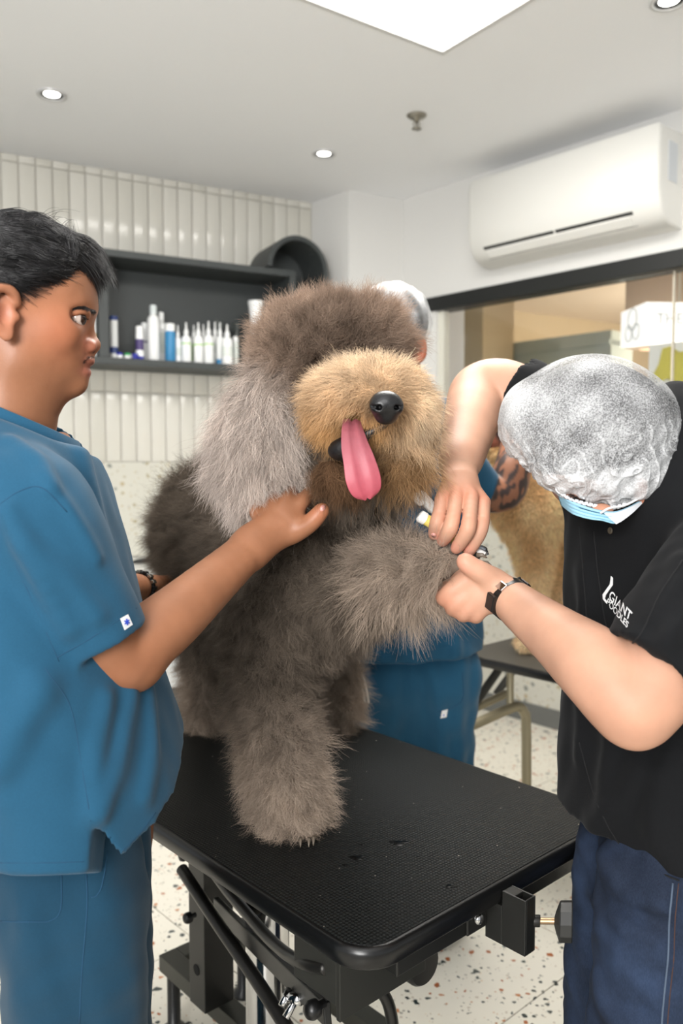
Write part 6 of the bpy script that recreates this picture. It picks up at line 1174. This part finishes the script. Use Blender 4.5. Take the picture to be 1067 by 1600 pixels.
# nose, tongue, eye, claws
NS = 1.14; Nn = SD(pNO - .05, pNO + .05, .0011); _ne, _nc = Nn.ell, Nn.cap; Nn.ell = lambda c, r, k=.01, op='add': _ne(c, tuple(x*NS for x in r), k, op); Nn.cap = lambda a, b, ra, rb, k=.01, op='add': _nc(a, b, ra*NS*1.1, rb*NS*1.1, k, op)
def nd(dx, dy, dz): return pNO + np.array([dx, dy, dz])*.001*NS
Nn.ell(nd(0, 6, 1), (.0185, .016, .015), .004).ell(nd(-8, 1, -3), (.0085, .010, .009), .006).ell(nd(11, 3, -3), (.0085, .010, .009), .006).ell(nd(1, 12, -12), (.013, .012, .010), .008)
Nn.cap(nd(2, -12, -2), nd(2, -9, -22), .0012, .0012, .003, 'sub')
Nn.cap(nd(-9, -14, -4.5), nd(-7, 2, -3), .0030, .0026, .002, 'sub').cap(nd(-9, -12, -4.5), nd(-16, -3, -2), .0022, .0012, .002, 'sub')
Nn.cap(nd(12, -14, -4.5), nd(11, 2, -3), .0028, .0024, .002, 'sub').cap(nd(12, -10, -4.5), nd(18, -3, -2), .0022, .0012, .002, 'sub')
v_, q_ = Nn.mesh(); setp(np_obj('nose', v_, q_, mat('dog_nose', (20, 20, 21), .32, bump=.5, bscale=700, bdist=.0006)), dog)
cl_ = bez([np.array(dp(x, y, Y)) for x, y, Y, r_ in TPTS], 5); wd = bez([np.array([pr(r_, Y), 0, 0]) for x, y, Y, r_ in TPTS], 5); NA = 28; rows = []
for i, (c, w_) in enumerate(zip(cl_, wd)):
    d = nrm(cl_[min(i+1, len(cl_)-1)] - cl_[max(i-1, 0)]); lat = nrm(np.cross(d, (0.12, -1, 0.0))); lat = lat if lat[0] > 0 else -lat; nm = nrm(np.cross(lat, d)); nm = nm if nm[1] < 0 else -nm; a = np.linspace(0, 2*math.pi, NA, endpoint=False)
    u = np.sign(np.cos(a))*np.abs(np.cos(a))**.8; h_ = np.sin(a)*.0042*(1 - .55*np.abs(u)**3); groove = np.where(np.sin(a) > 0, -.0030*np.exp(-(u/.13)**2) + .0016*np.exp(-((np.abs(u)-.45)/.25)**2), 0)
    rows.append(c + lat[None]*(u*w_[0])[:, None] + nm[None]*(h_ + groove + .003*np.abs(u)**2)[:, None])
TV = np.concatenate(rows); k_ = np.arange(len(rows)-1)[:, None]*NA; j_ = np.arange(NA)[None]; TQ = np.stack([k_ + j_, k_ + (j_+1) % NA, k_ + NA + (j_+1) % NA, k_ + NA + j_], -1).reshape(-1, 4)
c0_, c1_ = len(TV), len(TV)+1; TV = np.concatenate([TV, [rows[0].mean(0), rows[-1].mean(0)]]); b_ = (len(rows)-1)*NA
TQ = np.concatenate([TQ, [[c0_, (j+1) % NA, j, j] for j in range(NA) if False] or np.zeros((0, 4), int)]).astype(int)
tg = np_obj('tongue', TV, TQ, attr_mat('tongue_flesh', .42, .4, .12, .5, 1100, .0005, .10, 70)); k = np.clip((dp(0, 690, 1.08)[2] - TV[:, 2])/.07, 0, 1)[:, None]
vcol(tg, np.array(lin((154, 84, 93)))*(1-k) + np.array(lin((172, 76, 89)))*k); setp(tg, dog)
p_, n_ = D.hit(523, 560, 1.0, 1.4, -.002); bm = bmesh.new(); bmesh.ops.create_uvsphere(bm, u_segments=16, v_segments=10, radius=.008); bmesh.ops.translate(bm, vec=Vector(p_), verts=bm.verts[:]); setp(bm_obj('eye', bm, mat('dog_eye', (60, 30, 18), .08), None, True), dog)
clawm = mat('claw_horn', (104, 94, 82), .4)
for x, y, Y in ((470, 1310, 1.285), (483, 1309, 1.285), (490, 1306, 1.29)):
    q = dp(x, y, Y); q[2] = TZ + .010; bm = bmesh.new(); tube(bm, [q, q + (0, -.006, .000), q + (0, -.011, -.0035), q + (0, -.014, -.008)], [.003, .0027, .0018, .0006], 8); setp(bm_obj('claw', bm, clawm, None, True), dog)
for x, y in ((745, 868), (752, 880), (748, 892)):
    q = dp(x, y, 1.18); bm = bmesh.new(); tube(bm, [q, q + (.008, -.003, .001), q + (.014, -.005, -.003)], [.0038, .003, .0008], 8); setp(bm_obj('claw', bm, clawm, None, True), dog)
